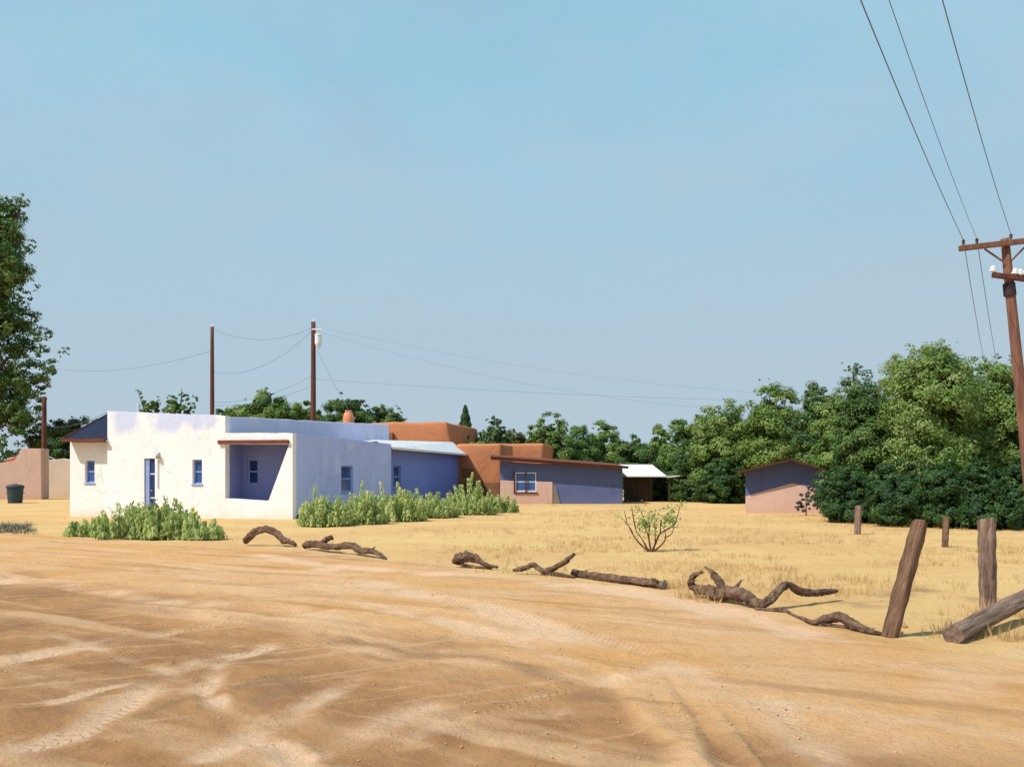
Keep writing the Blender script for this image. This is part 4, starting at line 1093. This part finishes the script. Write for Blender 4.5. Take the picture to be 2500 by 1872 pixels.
# bushes behind the wall at the left
add_tree('olive_bush', 'olive green bush behind the garden wall at the left', 190, 76, [(150, 1072, 55, 42), (205, 1060, 50, 38), (240, 1065, 40, 34), (120, 1045, 24, 26), (180, 1035, 24, 18), (95, 1075, 36, 40)], 9000, 0.26, 'leaf_olive', 'bush', r=0.08)
add_tree('dark_hedge', 'dark green hedge between the short pole and the annex', 140, 71, [(130, 1105, 30, 34), (165, 1100, 34, 36), (195, 1110, 34, 32)], 5000, 0.24, 'leaf_dark', 'hedge', r=0.06, tint0=-0.25)
# pale sprigs above the parapet
add_tree('sprig_tree', 'pale green forked treetop above the white parapet, left one', 368, 52, [(345, 968, 9, 14), (353, 988, 11, 14), (365, 1000, 20, 26), (380, 990, 12, 10), (385, 973, 6, 8), (337, 950, 5, 8), (392, 978, 6, 5), (368, 1035, 24, 30)], 2600, 0.16, 'leaf_light', r=0.08, ragged=0.2)
add_tree('sprig_tree', 'pale green spreading treetop above the white parapet, right one', 436, 52, [(425, 985, 16, 20), (440, 970, 7, 26), (443, 945, 4, 9), (455, 970, 10, 8), (415, 968, 8, 7), (475, 978, 8, 14), (465, 998, 14, 14), (430, 1004, 30, 16), (432, 1035, 30, 26)], 3600, 0.16, 'leaf_light', r=0.08, ragged=0.2)
# trees behind the house
BH = 'trees behind the house'
add_tree('broadleaf_tree', 'small light green tree just right of the thin pole', 553, 64, mound(553, 990, 36, 1080, 6), 2500, 0.22, 'leaf_light', group=BH)
add_tree('broadleaf_tree', 'pointed dark green tree between the two poles behind the house', 640, 62, mound(640, 950, 82, 1080, 10) + [(640, 965, 20, 24), (655, 955, 12, 18)], 8000, 0.26, 'leaf_mid', group=BH)
add_tree('broadleaf_tree', 'rounded green tree right behind the transformer pole', 745, 63, mound(740, 972, 62, 1080, 9), 6000, 0.26, 'leaf_mid', group=BH)
add_tree('broadleaf_tree', 'dark green tree behind the clay chimney', 855, 76, mound(850, 962, 66, 1080, 9) + [(830, 975, 14, 20)], 7000, 0.26, 'leaf_dark', group=BH)
add_tree('broadleaf_tree', 'low dark green tree tapering above the orange roof', 940, 77, mound(935, 990, 68, 1080, 8) + [(965, 1010, 20, 20)], 6000, 0.26, 'leaf_dark', group=BH)
# conifer
def conifer(label, px, Y, top, bot, hw):
    base = Vector(((px - 1250) * Y / FPX, Y, 0)); k = Y / FPX
    e = empty('conifer', base); tag(e, label, 'tree')
    zt_, zb_ = at(px, top, Y).z, 0.3
    n = 6000
    t = RNG.random(n) ** 0.8
    tier = 0.75 + 0.25 * np.abs(np.sin(t * 22))
    rad = (hw * k) * (1 - t) ** 0.8 * tier * RNG.uniform(0.3, 1.0, n) + 0.04
    a = RNG.uniform(0, 2 * math.pi, n)
    zmid = at(px, bot, Y).z
    z = zmid - 2.5 + (zt_ - zmid + 2.5) * t
    C = np.stack([np.cos(a) * rad, np.sin(a) * rad, z], 1)
    N = np.stack([np.cos(a), np.sin(a), np.full(n, 0.6)], 1) + RNG.normal(size=(n, 3)) * 0.3
    leaf_object('crown', C, N, RNG.uniform(0.12, 0.26, n), np.clip(RNG.normal(0.2, 0.15, n), 0, 1), M['leaf_dark'], e)
    MB().tube([(0, 0, -0.1), (0, 0, zt_)], [0.14, 0.02], 7).build('trunk', M['bark'], e)
conifer('small dark pointed conifer behind the orange stepped building', 1136, 74, 990, 1040, 34)
# far row beyond the low houses
FR = 'trees beyond the low houses'
far_row = [(1155, 1058, 62, 'leaf_mid', 'low green tree right beside the small conifer'),
           (1207, 1016, 50, 'leaf_dark', 'dark tufted tree above the right end of the orange building'),
           (1275, 1036, 70, 'leaf_olive', 'olive tinged tree above the low house window'),
           (1345, 1004, 66, 'leaf_mid', 'tallest rounded tree above the middle of the low house'),
           (1420, 1034, 62, 'leaf_light', 'paler tree above the right half of the low house'),
           (1478, 1022, 56, 'leaf_mid', 'green tree above the right end of the low house'),
           (1545, 1052, 60, 'leaf_dark', 'dark tree directly above the carport roof'),
           (1612, 1032, 52, 'leaf_mid', 'green tree right of the carport roof top')]
for i, (px, top, hw, mt, lb) in enumerate(far_row):
    add_tree('broadleaf_tree', lb, px, 68 + (i % 3) * 2.5, mound(px, top, hw, 1195, 9), 7000, 0.27, mt, group=FR)
# thicket behind carport and shed
TH = 'shrubs of the thicket round the shed'
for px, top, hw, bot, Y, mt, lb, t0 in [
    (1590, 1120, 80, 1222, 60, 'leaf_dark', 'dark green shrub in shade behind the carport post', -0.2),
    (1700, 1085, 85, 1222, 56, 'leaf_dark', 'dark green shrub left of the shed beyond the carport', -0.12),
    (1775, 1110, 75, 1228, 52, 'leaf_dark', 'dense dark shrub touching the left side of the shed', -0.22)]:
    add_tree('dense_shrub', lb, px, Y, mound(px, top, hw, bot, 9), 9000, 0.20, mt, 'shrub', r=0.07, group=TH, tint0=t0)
RT = 'trees at the right'
add_tree('broadleaf_tree', 'green tree above the gap between carport and shed', 1680, 58, mound(1690, 1008, 80, 1190, 10), 9000, 0.24, 'leaf_mid', group=RT, ragged=0.5)
add_tree('broadleaf_tree', 'broad green tree rising left of the shed roof', 1775, 54, mound(1775, 968, 92, 1200, 11), 11000, 0.23, 'leaf_mid', group=RT, ragged=0.5, tint0=0.12)
add_tree('broadleaf_tree', 'tall green tree directly behind the shed ridge', 1900, 52, mound(1890, 928, 84, 1210, 11) + [(1875, 940, 24, 20)], 12000, 0.22, 'leaf_mid', group=RT, ragged=0.5)
add_tree('broadleaf_tree', 'narrow dark tree behind the right slope of the shed roof', 1995, 47, mound(1995, 928, 60, 1230, 10), 10000, 0.20, 'leaf_dark', group=RT, ragged=0.5)
add_tree('broadleaf_tree', 'dark leafy tree standing close right of the shed', 2100, 34, mound(2105, 885, 85, 1262, 13) + [(2080, 900, 26, 24), (2045, 1200, 50, 60)], 20000, 0.15, 'leaf_dark', group=RT, ragged=0.6, tint0=0.02)
add_tree('broadleaf_tree', 'largest rounded tree, brightest crown, left of the leaning pole', 2270, 32, mound(2262, 846, 135, 1272, 16) + [(2215, 880, 40, 34), (2300, 850, 34, 26), (2270, 920, 110, 60)], 34000, 0.15, 'leaf_mid', r=0.2, group=RT, ragged=0.6, tint0=0.22)
add_tree('broadleaf_tree', 'green tree behind the leaning pole at the right edge', 2455, 33, mound(2450, 872, 110, 1275, 13) + [(2400, 890, 34, 30), (2450, 885, 30, 24)], 22000, 0.15, 'leaf_mid', group=RT, ragged=0.6, tint0=0.1)
add_tree('broadleaf_tree', 'tree past the leaning pole, cut by right edge', 2570, 32, mound(2580, 900, 90, 1280, 10), 9000, 0.16, 'leaf_dark', group=RT)
for px, top, hw, bot, Y, mt, lb in [
    (1830, 985, 90, 1220, 60, 'leaf_olive', 'olive tree filling the gap behind the shed left slope'),
    (2050, 955, 80, 1240, 44, 'leaf_mid', 'tree half hidden between shed and dark leafy tree'),
    (2185, 892, 85, 1262, 38, 'leaf_mid', 'tree half hidden between dark leafy tree and largest crown'),
    (2370, 892, 90, 1262, 38, 'leaf_dark', 'dark tree half hidden just right of the largest crown')]:
    add_tree('broadleaf_tree', lb, px, Y, mound(px, top, hw, bot, 11), 11000, 0.2, mt, group=RT, ragged=0.5)
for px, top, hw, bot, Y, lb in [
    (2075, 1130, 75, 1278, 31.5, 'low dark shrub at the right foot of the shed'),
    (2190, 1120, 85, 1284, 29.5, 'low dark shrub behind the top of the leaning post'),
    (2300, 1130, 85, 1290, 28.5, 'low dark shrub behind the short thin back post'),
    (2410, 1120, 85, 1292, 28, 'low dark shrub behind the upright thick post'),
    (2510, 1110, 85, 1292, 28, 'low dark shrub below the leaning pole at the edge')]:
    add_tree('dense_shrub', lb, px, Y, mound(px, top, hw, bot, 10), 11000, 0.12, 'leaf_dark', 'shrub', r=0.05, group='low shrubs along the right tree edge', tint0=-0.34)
add_tree('wall_shrub', 'thin blue grey shrub against the rose shed wall', 1968, 36.5, [(1965, 1205, 16, 22), (1975, 1225, 20, 20), (1958, 1235, 14, 18), (1985, 1195, 12, 12)], 900, 0.09, 'leaf_grey', 'shrub', r=0.03, limbs=4)

# flowering shrubs with upright leafy spikes
def spiky_shrub(label, px, py, w, h, dp, n_stems, group, fl=0.22, seed=0):
    b = gp(px, py); e = empty('flowering_shrub', b); tag(e, label, 'shrub', group)
    C, N, S, Tt, U = [], [], [], [], []
    st, fm = MB(), MB()
    for i in range(n_stems):
        a = RNG.uniform(0, 2 * math.pi); r = math.sqrt(RNG.random())
        w_ = w * 1.18
        bx, by = math.cos(a) * r * w_ * 0.92, math.sin(a) * r * dp * 0.92
        hh = h * (1.0 - 0.62 * r ** 2.2) * RNG.uniform(0.28, 0.95)
        if RNG.random() < 0.12: hh *= 1.32
        lean = Vector((math.cos(a) * r * 0.22 + RNG.normal() * 0.07, math.sin(a) * r * 0.22 + RNG.normal() * 0.07, 0))
        pts = [Vector((bx, by, 0)) + lean * (hh * t * t) + Vector((0, 0, hh * t)) for t in (0, 0.35, 0.7, 1.0)]
        st.tube(pts, [0.012, 0.010, 0.007, 0.004], 4)
        ct = RNG.normal(0.55, 0.22)
        nl = int(30 + hh * 60)
        for q in range(nl):
            t = RNG.random() ** 0.85
            p = Vector((bx, by, 0)) + lean * (hh * t * t) + Vector((0, 0, hh * t))
            th = RNG.uniform(0, 2 * math.pi); rad = 0.03 + 0.11 * (1 - t) * RNG.random() + 0.02
            C.append((p.x + math.cos(th) * rad, p.y + math.sin(th) * rad, p.z + 0.03)); N.append((math.cos(th), math.sin(th), 0.25))
            U.append((math.cos(th) * 0.55, math.sin(th) * 0.55, 1.0)); S.append(RNG.uniform(0.07, 0.16) * (1.1 - 0.35 * t))
            Tt.append(ct + 0.25 * (t - 0.6) + RNG.normal() * 0.12)
        if RNG.random() < fl * 0.6 and hh > 0.45 * h:
            p = pts[-1]
            for q in range(5):
                th = q * 1.2566 + a
                c = p + Vector((math.cos(th) * 0.022, math.sin(th) * 0.022, 0.03))
                fm.lathe(c, [(0.006, -0.025), (0.026, 0.0), (0.024, 0.025), (0.005, 0.045)], 5)
    C = np.array(C); C[:, 2] = np.maximum(C[:, 2], 0.03)
    leaf_object('foliage', C, np.array(N), np.array(S), np.clip(np.array(Tt), 0, 1), M['leaf_sage'], e, 0.46, np.array(U))
    st.build('stems', M['stem_green'], e)
    if fm.v: tag(fm.build('flowers', M['yellow'], e), kind='stuff')
    return e
G1 = 'flowering shrubs in front of the white house'
for px, py, w, h, dp, n, lb in [
    (222, 1308, 0.62, 0.55, 0.55, 60, 'lowest sage green shrub at the left end before the white house'),
    (318, 1312, 0.85, 0.98, 0.75, 110, 'sage green shrub in front of the blue door, left of centre'),
    (412, 1314, 0.85, 1.12, 0.75, 120, 'tallest flowering sage shrub in front of the white house door'),
    (488, 1316, 0.50, 0.72, 0.55, 55, 'small sage shrub at the right end before the white house')]:
    spiky_shrub(lb, px, py, w, h, dp, n, G1)
G2 = 'flowering shrubs along the shaded wall'
for px, py, w, h, dp, n, lb in [
    (790, 1283, 0.78, 1.12, 0.65, 110, 'flowering green shrub nearest the corner of the shaded side wall'),
    (880, 1279, 0.85, 1.20, 0.70, 120, 'yellow flowered green shrub under the side window'),
    (972, 1271, 0.85, 1.28, 0.70, 120, 'tall spiked green shrub where side wall and rear wing meet'),
    (1060, 1263, 0.90, 1.10, 0.75, 105, 'green shrub along the middle of the rear wing'),
    (1150, 1256, 0.95, 1.45, 0.80, 105, 'light green pointed shrub in front of the orange building base'),
    (1218, 1250, 0.72, 0.98, 0.70, 60, 'last green shrub of the row beside the low house')]:
    spiky_shrub(lb, px, py, w, h, dp, n, G2, 0.16)

# sparse dry bush in the field
db = gp(1590, 1347)
dbe = empty('dry_bush', db); tag(dbe, 'nearly bare dry bush with few leaves standing in the yellow field', 'bush')
kk = db.y / FPX
def dbp(px, py, dy=0.0): return ((px - 1590) * kk, dy, (1345 - py) * kk)
BR = [[(1585, 1345), (1560, 1322), (1545, 1300), (1530, 1270)], [(1585, 1345), (1570, 1318), (1552, 1290)], [(1590, 1345), (1584, 1310), (1586, 1285), (1584, 1258)], [(1592, 1345), (1603, 1318), (1612, 1300), (1640, 1285), (1652, 1272), (1660, 1240), (1663, 1225)],
      [(1592, 1345), (1610, 1330), (1622, 1310), (1615, 1282)], [(1600, 1322), (1600, 1290), (1602, 1242)], [(1612, 1300), (1612, 1272), (1618, 1262)], [(1545, 1300), (1536, 1285), (1512, 1258)], [(1552, 1290), (1543, 1250), (1540, 1232)], [(1586, 1285), (1572, 1262), (1560, 1230)],
      [(1640, 1285), (1655, 1284)], [(1530, 1270), (1526, 1244)], [(1602, 1270), (1612, 1262)], [(1622, 1310), (1640, 1300), (1648, 1268)], [(1584, 1310), (1574, 1285), (1566, 1268)]]
for i, pl in enumerate(BR):
    off = random.uniform(-0.3, 0.3)
    pts = [dbp(x, y, off * t / max(1, len(pl) - 1)) for t, (x, y) in enumerate(pl)]
    r0 = 0.024 if i < 5 else 0.014
    MB().tube(catmull(pts, 10), list(np.linspace(r0, 0.005, 10)), 6, 0.25, i * 1.7).build('branch', M['twig'], dbe, smooth=True)
C, N = [], []
for px, py, n, s_ in ((1575, 1275, 240, 16), (1632, 1262, 180, 13), (1512, 1254, 14, 6), (1590, 1262, 25, 9), (1640, 1240, 18, 7), (1548, 1246, 14, 7), (1662, 1228, 14, 6)):
    for q in range(n):
        C.append(dbp(px + random.gauss(0, s_), py + random.gauss(0, s_), random.gauss(0, 0.12))); N.append((random.gauss(0, 1), random.gauss(0, 1), random.gauss(0.3, 1)))
leaf_object('leaves', np.array(C), np.array(N), RNG.uniform(0.05, 0.10, len(C)), RNG.random(len(C)) * 0.6, M['leaf_sage'], dbe)
MB().tube([(0, 0, -0.1), (0.0, 0, 0.06)], [0.06, 0.045], 8, 0.2).build('root_crown', M['twig'], dbe)

# ------------------------------------------------------------------ fallen logs and roots
def log_thing(name, label, chains, base_line, cat='log', group='fallen logs along the track', end_cap=None, jit=0.05):
    """chains: list of lists of (px, py, radius px); base_line: (px, py) ground contact"""
    bx = [p[0] for p in base_line]; by = [p[1] for p in base_line]
    c = gp(np.mean(bx), np.interp(np.mean(bx), bx, by))
    zc = gz(c.x, c.y)
    e = empty(name, (c.x, c.y, zc)); tag(e, label, cat, group)
    for i, ch in enumerate(chains):
        pts = []
        for j, (px, py, r) in enumerate(ch):
            Y = ground_y(float(np.interp(px, bx, by)))
            p = at(px, py, Y) ; k = Y / FPX
            z = max(p.z, r * k * 0.45)
            pts.append((p.x - c.x, p.y - c.y + random.uniform(-jit, jit), z, r * k))
        sm = catmull(pts, 6 * len(pts))
        o = MB().tube([s[:3] for s in sm], [max(s[3], 0.004) for s in sm], 18, 0.40, i * 3.3 + c.x, groove=0.10).build('trunk' if i == 0 else 'branch', M['log'], e, smooth=True)
        if r > 0 and i == 0:
            for q in range(3):
                k_ = random.randrange(4, len(sm) - 3); b0 = Vector(sm[k_][:3]); rr_ = sm[k_][3]
                dd_ = Vector((random.uniform(-1, 1), random.uniform(-1, 0.3), random.uniform(0.2, 1))).normalized()
                MB().tube([b0, b0 + dd_ * rr_ * 1.3, b0 + dd_ * rr_ * random.uniform(1.8, 2.6) + Vector((random.uniform(-1, 1), 0, 0)) * rr_ * 0.5], [rr_ * 0.45, rr_ * 0.32, rr_ * 0.14], 8, 0.3, q).build('stub', M['log'], o, smooth=True)
        if i == 0 and end_cap is not None:
            p = Vector(pts[-1][:3]); q = Vector(pts[-2][:3]); d = (p - q).normalized()
            MB().tube([p - d * 0.01, p + d * 0.006], [pts[-1][3] * 1.04] * 2, 14, 0.15, 2).build('sawn_end', M['log_end'], e)
    return e
log_thing('fallen_branch', 'arched fallen branch between the two rows of shrubs', [[(598, 1322, 7), (613, 1306, 9), (635, 1293, 9), (658, 1293, 9), (677, 1304, 8), (692, 1318, 7), (716, 1325, 5), (722, 1332, 3)]], [(598, 1330), (722, 1336)])
log_thing('fallen_branch', 'crooked fallen branch lying below the corner of the shaded side wall', [[(746, 1329, 9), (771, 1328, 9), (803, 1333, 8), (828, 1333, 7), (854, 1331, 8), (882, 1343, 8), (908, 1344, 7), (925, 1352, 5), (944, 1361, 2)], [(780, 1328, 6), (795, 1318, 6), (805, 1312, 6), (812, 1314, 4)]], [(746, 1341), (944, 1364)])
log_thing('fallen_branch', 'short humped dark branch lying alone in mid track edge', [[(1106, 1372, 4), (1120, 1362, 10), (1138, 1360, 12), (1158, 1364, 10), (1176, 1374, 6), (1196, 1381, 4), (1216, 1384, 3)], [(1108, 1373, 3), (1135, 1380, 4), (1161, 1385, 4), (1199, 1388, 3)]], [(1106, 1384), (1216, 1391)])
log_thing('fallen_branch', 'forked thin branch with one raised arm beside the straight log', [[(1253, 1393, 3), (1279, 1388, 6), (1301, 1380, 6), (1314, 1389, 6), (1330, 1397, 7), (1345, 1400, 5), (1373, 1406, 4), (1402, 1409, 3)], [(1330, 1397, 6), (1361, 1384, 6), (1382, 1370, 6), (1403, 1353, 4)]], [(1253, 1399), (1402, 1413)])
log_thing('straight_log', 'straight fallen log with pale sawn end at track edge', [[(1400, 1399, 8), (1440, 1405, 8.5), (1490, 1411, 9), (1540, 1418, 9.5), (1590, 1425, 10), (1621, 1430, 10.5)]], [(1400, 1408), (1621, 1441)], end_cap=1, jit=0.0)
log_thing('gnarled_log', 'big gnarled log with two claw shaped stubs at its left end', [[(1698, 1443, 10), (1726, 1445, 12), (1753, 1454, 15), (1788, 1452, 15), (1817, 1456, 14), (1838, 1472, 12), (1860, 1478, 11), (1884, 1465, 11), (1906, 1444, 10), (1926, 1432, 9), (1953, 1446, 9), (1979, 1452, 8), (2011, 1449, 7), (2047, 1446, 4)],
    [(1708, 1444, 9), (1690, 1434, 9), (1686, 1418, 8), (1696, 1405, 6), (1713, 1399, 3)], [(1760, 1450, 12), (1758, 1428, 10), (1746, 1408, 8), (1734, 1396, 5), (1722, 1388, 2)], [(1770, 1452, 9), (1758, 1464, 8), (1748, 1470, 5)]], [(1690, 1458), (1770, 1474), (1860, 1492), (1926, 1484), (2047, 1466)])
log_thing('exposed_root', 'thin exposed root running along the ground to the leaning post', [[(1844, 1487, 4), (1894, 1490, 4), (1920, 1492, 4), (1934, 1505, 4), (1958, 1510, 4), (1984, 1519, 6), (2011, 1515, 9), (2053, 1509, 12), (2085, 1525, 11), (2114, 1537, 8), (2152, 1549, 5)], [(2000, 1520, 4), (2040, 1530, 5), (2070, 1532, 4), (2095, 1538, 3)]], [(1844, 1492), (1920, 1497), (1984, 1526), (2053, 1534), (2152, 1556)], cat='root', jit=0.03)

# ------------------------------------------------------------------ fence posts
def post(label, base, top, r0, r1, mat, lying=False, seed=1, cut=0.05):
    b, t = Vector(base), Vector(top)
    e = empty('fence_post', b); tag(e, label, 'post', 'old wooden fence posts')
    d = t - b
    n = 16
    pts = [Vector((0, 0, d.length * s)) for s in np.linspace(-0.10 if not lying else 0, 1, n)]
    rad = [r0 + (r1 - r0) * s + 0.004 * math.sin(i * 1.9 + seed) for i, s in enumerate(np.linspace(0, 1, n))]
    m = MB(); m.tube(pts, rad, 28, 0.09, seed, sq=0.55, groove=0.022)
    o = m.build('shaft', M[mat], e, smooth=False, bevel=0.005)
    for v in o.data.vertices:
        if v.co.z > d.length * 0.985:
            v.co.z += cut * v.co.x / r1 + random.uniform(-0.006, 0.006)
    o.rotation_mode = 'QUATERNION'
    o.rotation_quaternion = d.to_track_quat('Z', 'Y')
    return e, d
bl = gp(2171, 1556); tl = at(2246, 1276, bl.y - 0.05)
post('leaning square cut post where the exposed root ends', bl, tl, 0.078, 0.070, 'post_dark', seed=2, cut=-0.035)
bu = gp(2412, 1482); tu = at(2409, 1269, bu.y)
post('upright thick grey post near the right edge', bu, tu, 0.093, 0.098, 'post', seed=5, cut=0.03)
b3 = gp(2093, 1306); t3 = at(2096, 1234, b3.y)
post('short far post standing before the trees near the shed', b3, t3, 0.085, 0.085, 'post', seed=8, cut=0.0)
b4 = gp(2307, 1334); t4 = at(2310, 1262, b4.y)
post('short thin far post between the leaning and upright posts', b4, t4, 0.065, 0.070, 'post_dark', seed=11, cut=0.0)
la = gp(2326, 1572); la.z = 0.085; lb_ = gp(2600, 1478); lb_.z = 0.34
post('fallen timber lying slanted at the right edge', la, lb_, 0.088, 0.10, 'post', True, seed=14, cut=0.0)

# ------------------------------------------------------------------ small stones
def stone(label, px, py, r, mat='stone', group='loose stones by the leaning post'):
    c = gp(px, py); c.z = gz(c.x, c.y) + r * 0.3
    import bmesh
    bm = bmesh.new(); bmesh.ops.create_icosphere(bm, subdivisions=2, radius=r)
    for v in bm.verts:
        v.co *= 1 + 0.35 * mnoise.noise(v.co / r * 0.9 + Vector((px, 0, 0))); v.co.z *= 0.7
    me = bpy.data.meshes.new('stone'); bm.to_mesh(me); bm.free()
    o = link('stone', me, M[mat]); o.location = c
    tag(o, label, 'stone', group)
stone('upper of two small stones right of the leaning post', 2210, 1535, 0.028)
stone('lower of two small stones right of the leaning post', 2197, 1547, 0.032)
stone('small dark stone at the foot of the house corner', 728, 1266, 0.14, 'dark_stone', None)

# ------------------------------------------------------------------ dry grass, scrub and gravel (nobody could count them)
def blades(name, pts, hgt, wid, spread, per, mat, label, cat, tint_mu=0.5):
    n = len(pts) * per
    P = np.repeat(pts, per, 0); H = np.repeat(hgt, per) * RNG.uniform(0.5, 1.2, n)
    a = RNG.uniform(0, 2 * math.pi, n); r = spread * np.sqrt(RNG.random(n))
    bx, by = P[:, 0] + np.cos(a) * r, P[:, 1] + np.sin(a) * r
    z = ground_fields(bx, by)[0]
    ln = RNG.uniform(0.2, 1.0, n) * H
    f = RNG.uniform(0, 2 * math.pi, n); wx, wy = np.cos(f) * wid, np.sin(f) * wid
    tip = np.stack([bx + np.cos(a) * ln * 0.7, by + np.sin(a) * ln * 0.7, z + H], 1)
    V = np.stack([np.stack([bx - wx, by - wy, z - 0.01], 1), np.stack([bx + wx, by + wy, z - 0.01], 1), tip], 1).reshape(-1, 3)
    tint = np.clip(np.repeat(RNG.normal(tint_mu, 0.22, len(pts)), per) + RNG.normal(0, 0.12, n), 0, 1)
    me = fast_mesh(name, V, np.arange(3 * n).reshape(-1, 3), [('tint', 'FACE', tint)])
    o = link(name, me, mat)
    return tag(o, label, cat, kind='stuff')
N0 = 42000
u = RNG.uniform(-0.72, 0.72, N0); Yr = 8 + (52 - 8) * RNG.random(N0) ** 0.75
Xr = u * Yr
_, _, fld, _ = ground_fields(Xr, Yr)
clump = fbm(Xr, Yr, 0.45, 61, 3)
pxr = 1250 + Xr / Yr * FPX
right = np.clip((pxr - 900) / 500, 0.04, 1)
keep = (fld > 0.55) & (RNG.random(N0) < np.clip((clump - 0.42) * 5, 0.03, 1) * right * (0.25 + 0.75 * np.clip((26 - Yr) / 12, 0, 1)))
loc = np.stack([(Xr - HF.o.x) * HF.ex.x + (Yr - HF.o.y) * HF.ex.y, (Xr - HF.o.x) * HF.ey.x + (Yr - HF.o.y) * HF.ey.y], 1)
keep &= ~((loc[:, 0] < 0.2) & (loc[:, 1] > -0.3))
keep &= ~((Yr > 36) & (Xr > 8.5) & (Xr < 14)) & ~((Yr > 49) & (Xr > -3))
G = np.stack([Xr[keep], Yr[keep]], 1)
gh = 0.035 + 0.075 * RNG.random(len(G)) + 0.06 * np.clip(clump[keep] - 0.5, 0, 0.3) / 0.3
tp = []
for px, py, n_, sp_ in ((2090, 1420, 26, 60), (2040, 1450, 22, 50), (2330, 1545, 24, 40), (2430, 1500, 26, 60), (1660, 1436, 18, 26), (1700, 1462, 12, 30), (2180, 1440, 16, 50), (1760, 1470, 10, 30), (2470, 1560, 14, 30), (1240, 1392, 10, 40)):
    for i in range(n_):
        p = gp(px + random.gauss(0, sp_), py + random.gauss(0, 5)); tp.append((p.x, p.y))
G = np.concatenate([G, np.array(tp)]); gh = np.concatenate([gh, RNG.uniform(0.08, 0.2, len(tp))])
blades('dry_grass', G, gh, 0.0045, 0.09, 9, M['straw'], 'short dry straw yellow grass scattered over the field', 'grass')
sc_p = []
for i in range(90):
    p = gp(random.uniform(-60, 78), random.uniform(1282, 1304)); sc_p.append((p.x, p.y))
blades('grey_scrub', np.array(sc_p), np.full(len(sc_p), 0.16), 0.008, 0.16, 16, M['leaf_grey'], 'low grey scrub at the left edge of the yard', 'scrub', 0.3)
# gravel
NG = 7000
u = RNG.uniform(-0.8, 0.8, NG); Yv = 4 + 24 * RNG.random(NG) ** 1.7; Xv = u * Yv
zv, tv, fv, lv = ground_fields(Xv, Yv)
kp = (RNG.random(NG) < np.clip(fbm(Xv, Yv, 0.6, 77, 3) * 2 - 0.55, 0.02, 1)); Xv, Yv, zv = Xv[kp], Yv[kp], zv[kp]
n = len(Xv); rv = 0.003 + 0.010 * RNG.random(n) ** 6 + 0.0003 * Yv
octv = np.array([(1, 0, 0), (0, 1, 0), (-1, 0, 0), (0, -1, 0), (0, 0, 0.7), (0, 0, -0.7)], float)
octf = np.array([(0, 1, 4), (1, 2, 4), (2, 3, 4), (3, 0, 4), (1, 0, 5), (2, 1, 5), (3, 2, 5), (0, 3, 5)])
V = np.stack([Xv, Yv, zv + rv * 0.25], 1)[:, None, :] + octv[None] * rv[:, None, None] * RNG.uniform(0.6, 1.3, (n, 6, 1))
Fv = (np.arange(n)[:, None, None] * 6 + octf[None]).reshape(-1, 3)
tag(link('gravel', fast_mesh('gravel', V.reshape(-1, 3), Fv), M['grit']), 'fine loose gravel on the sandy track', 'gravel', kind='stuff')
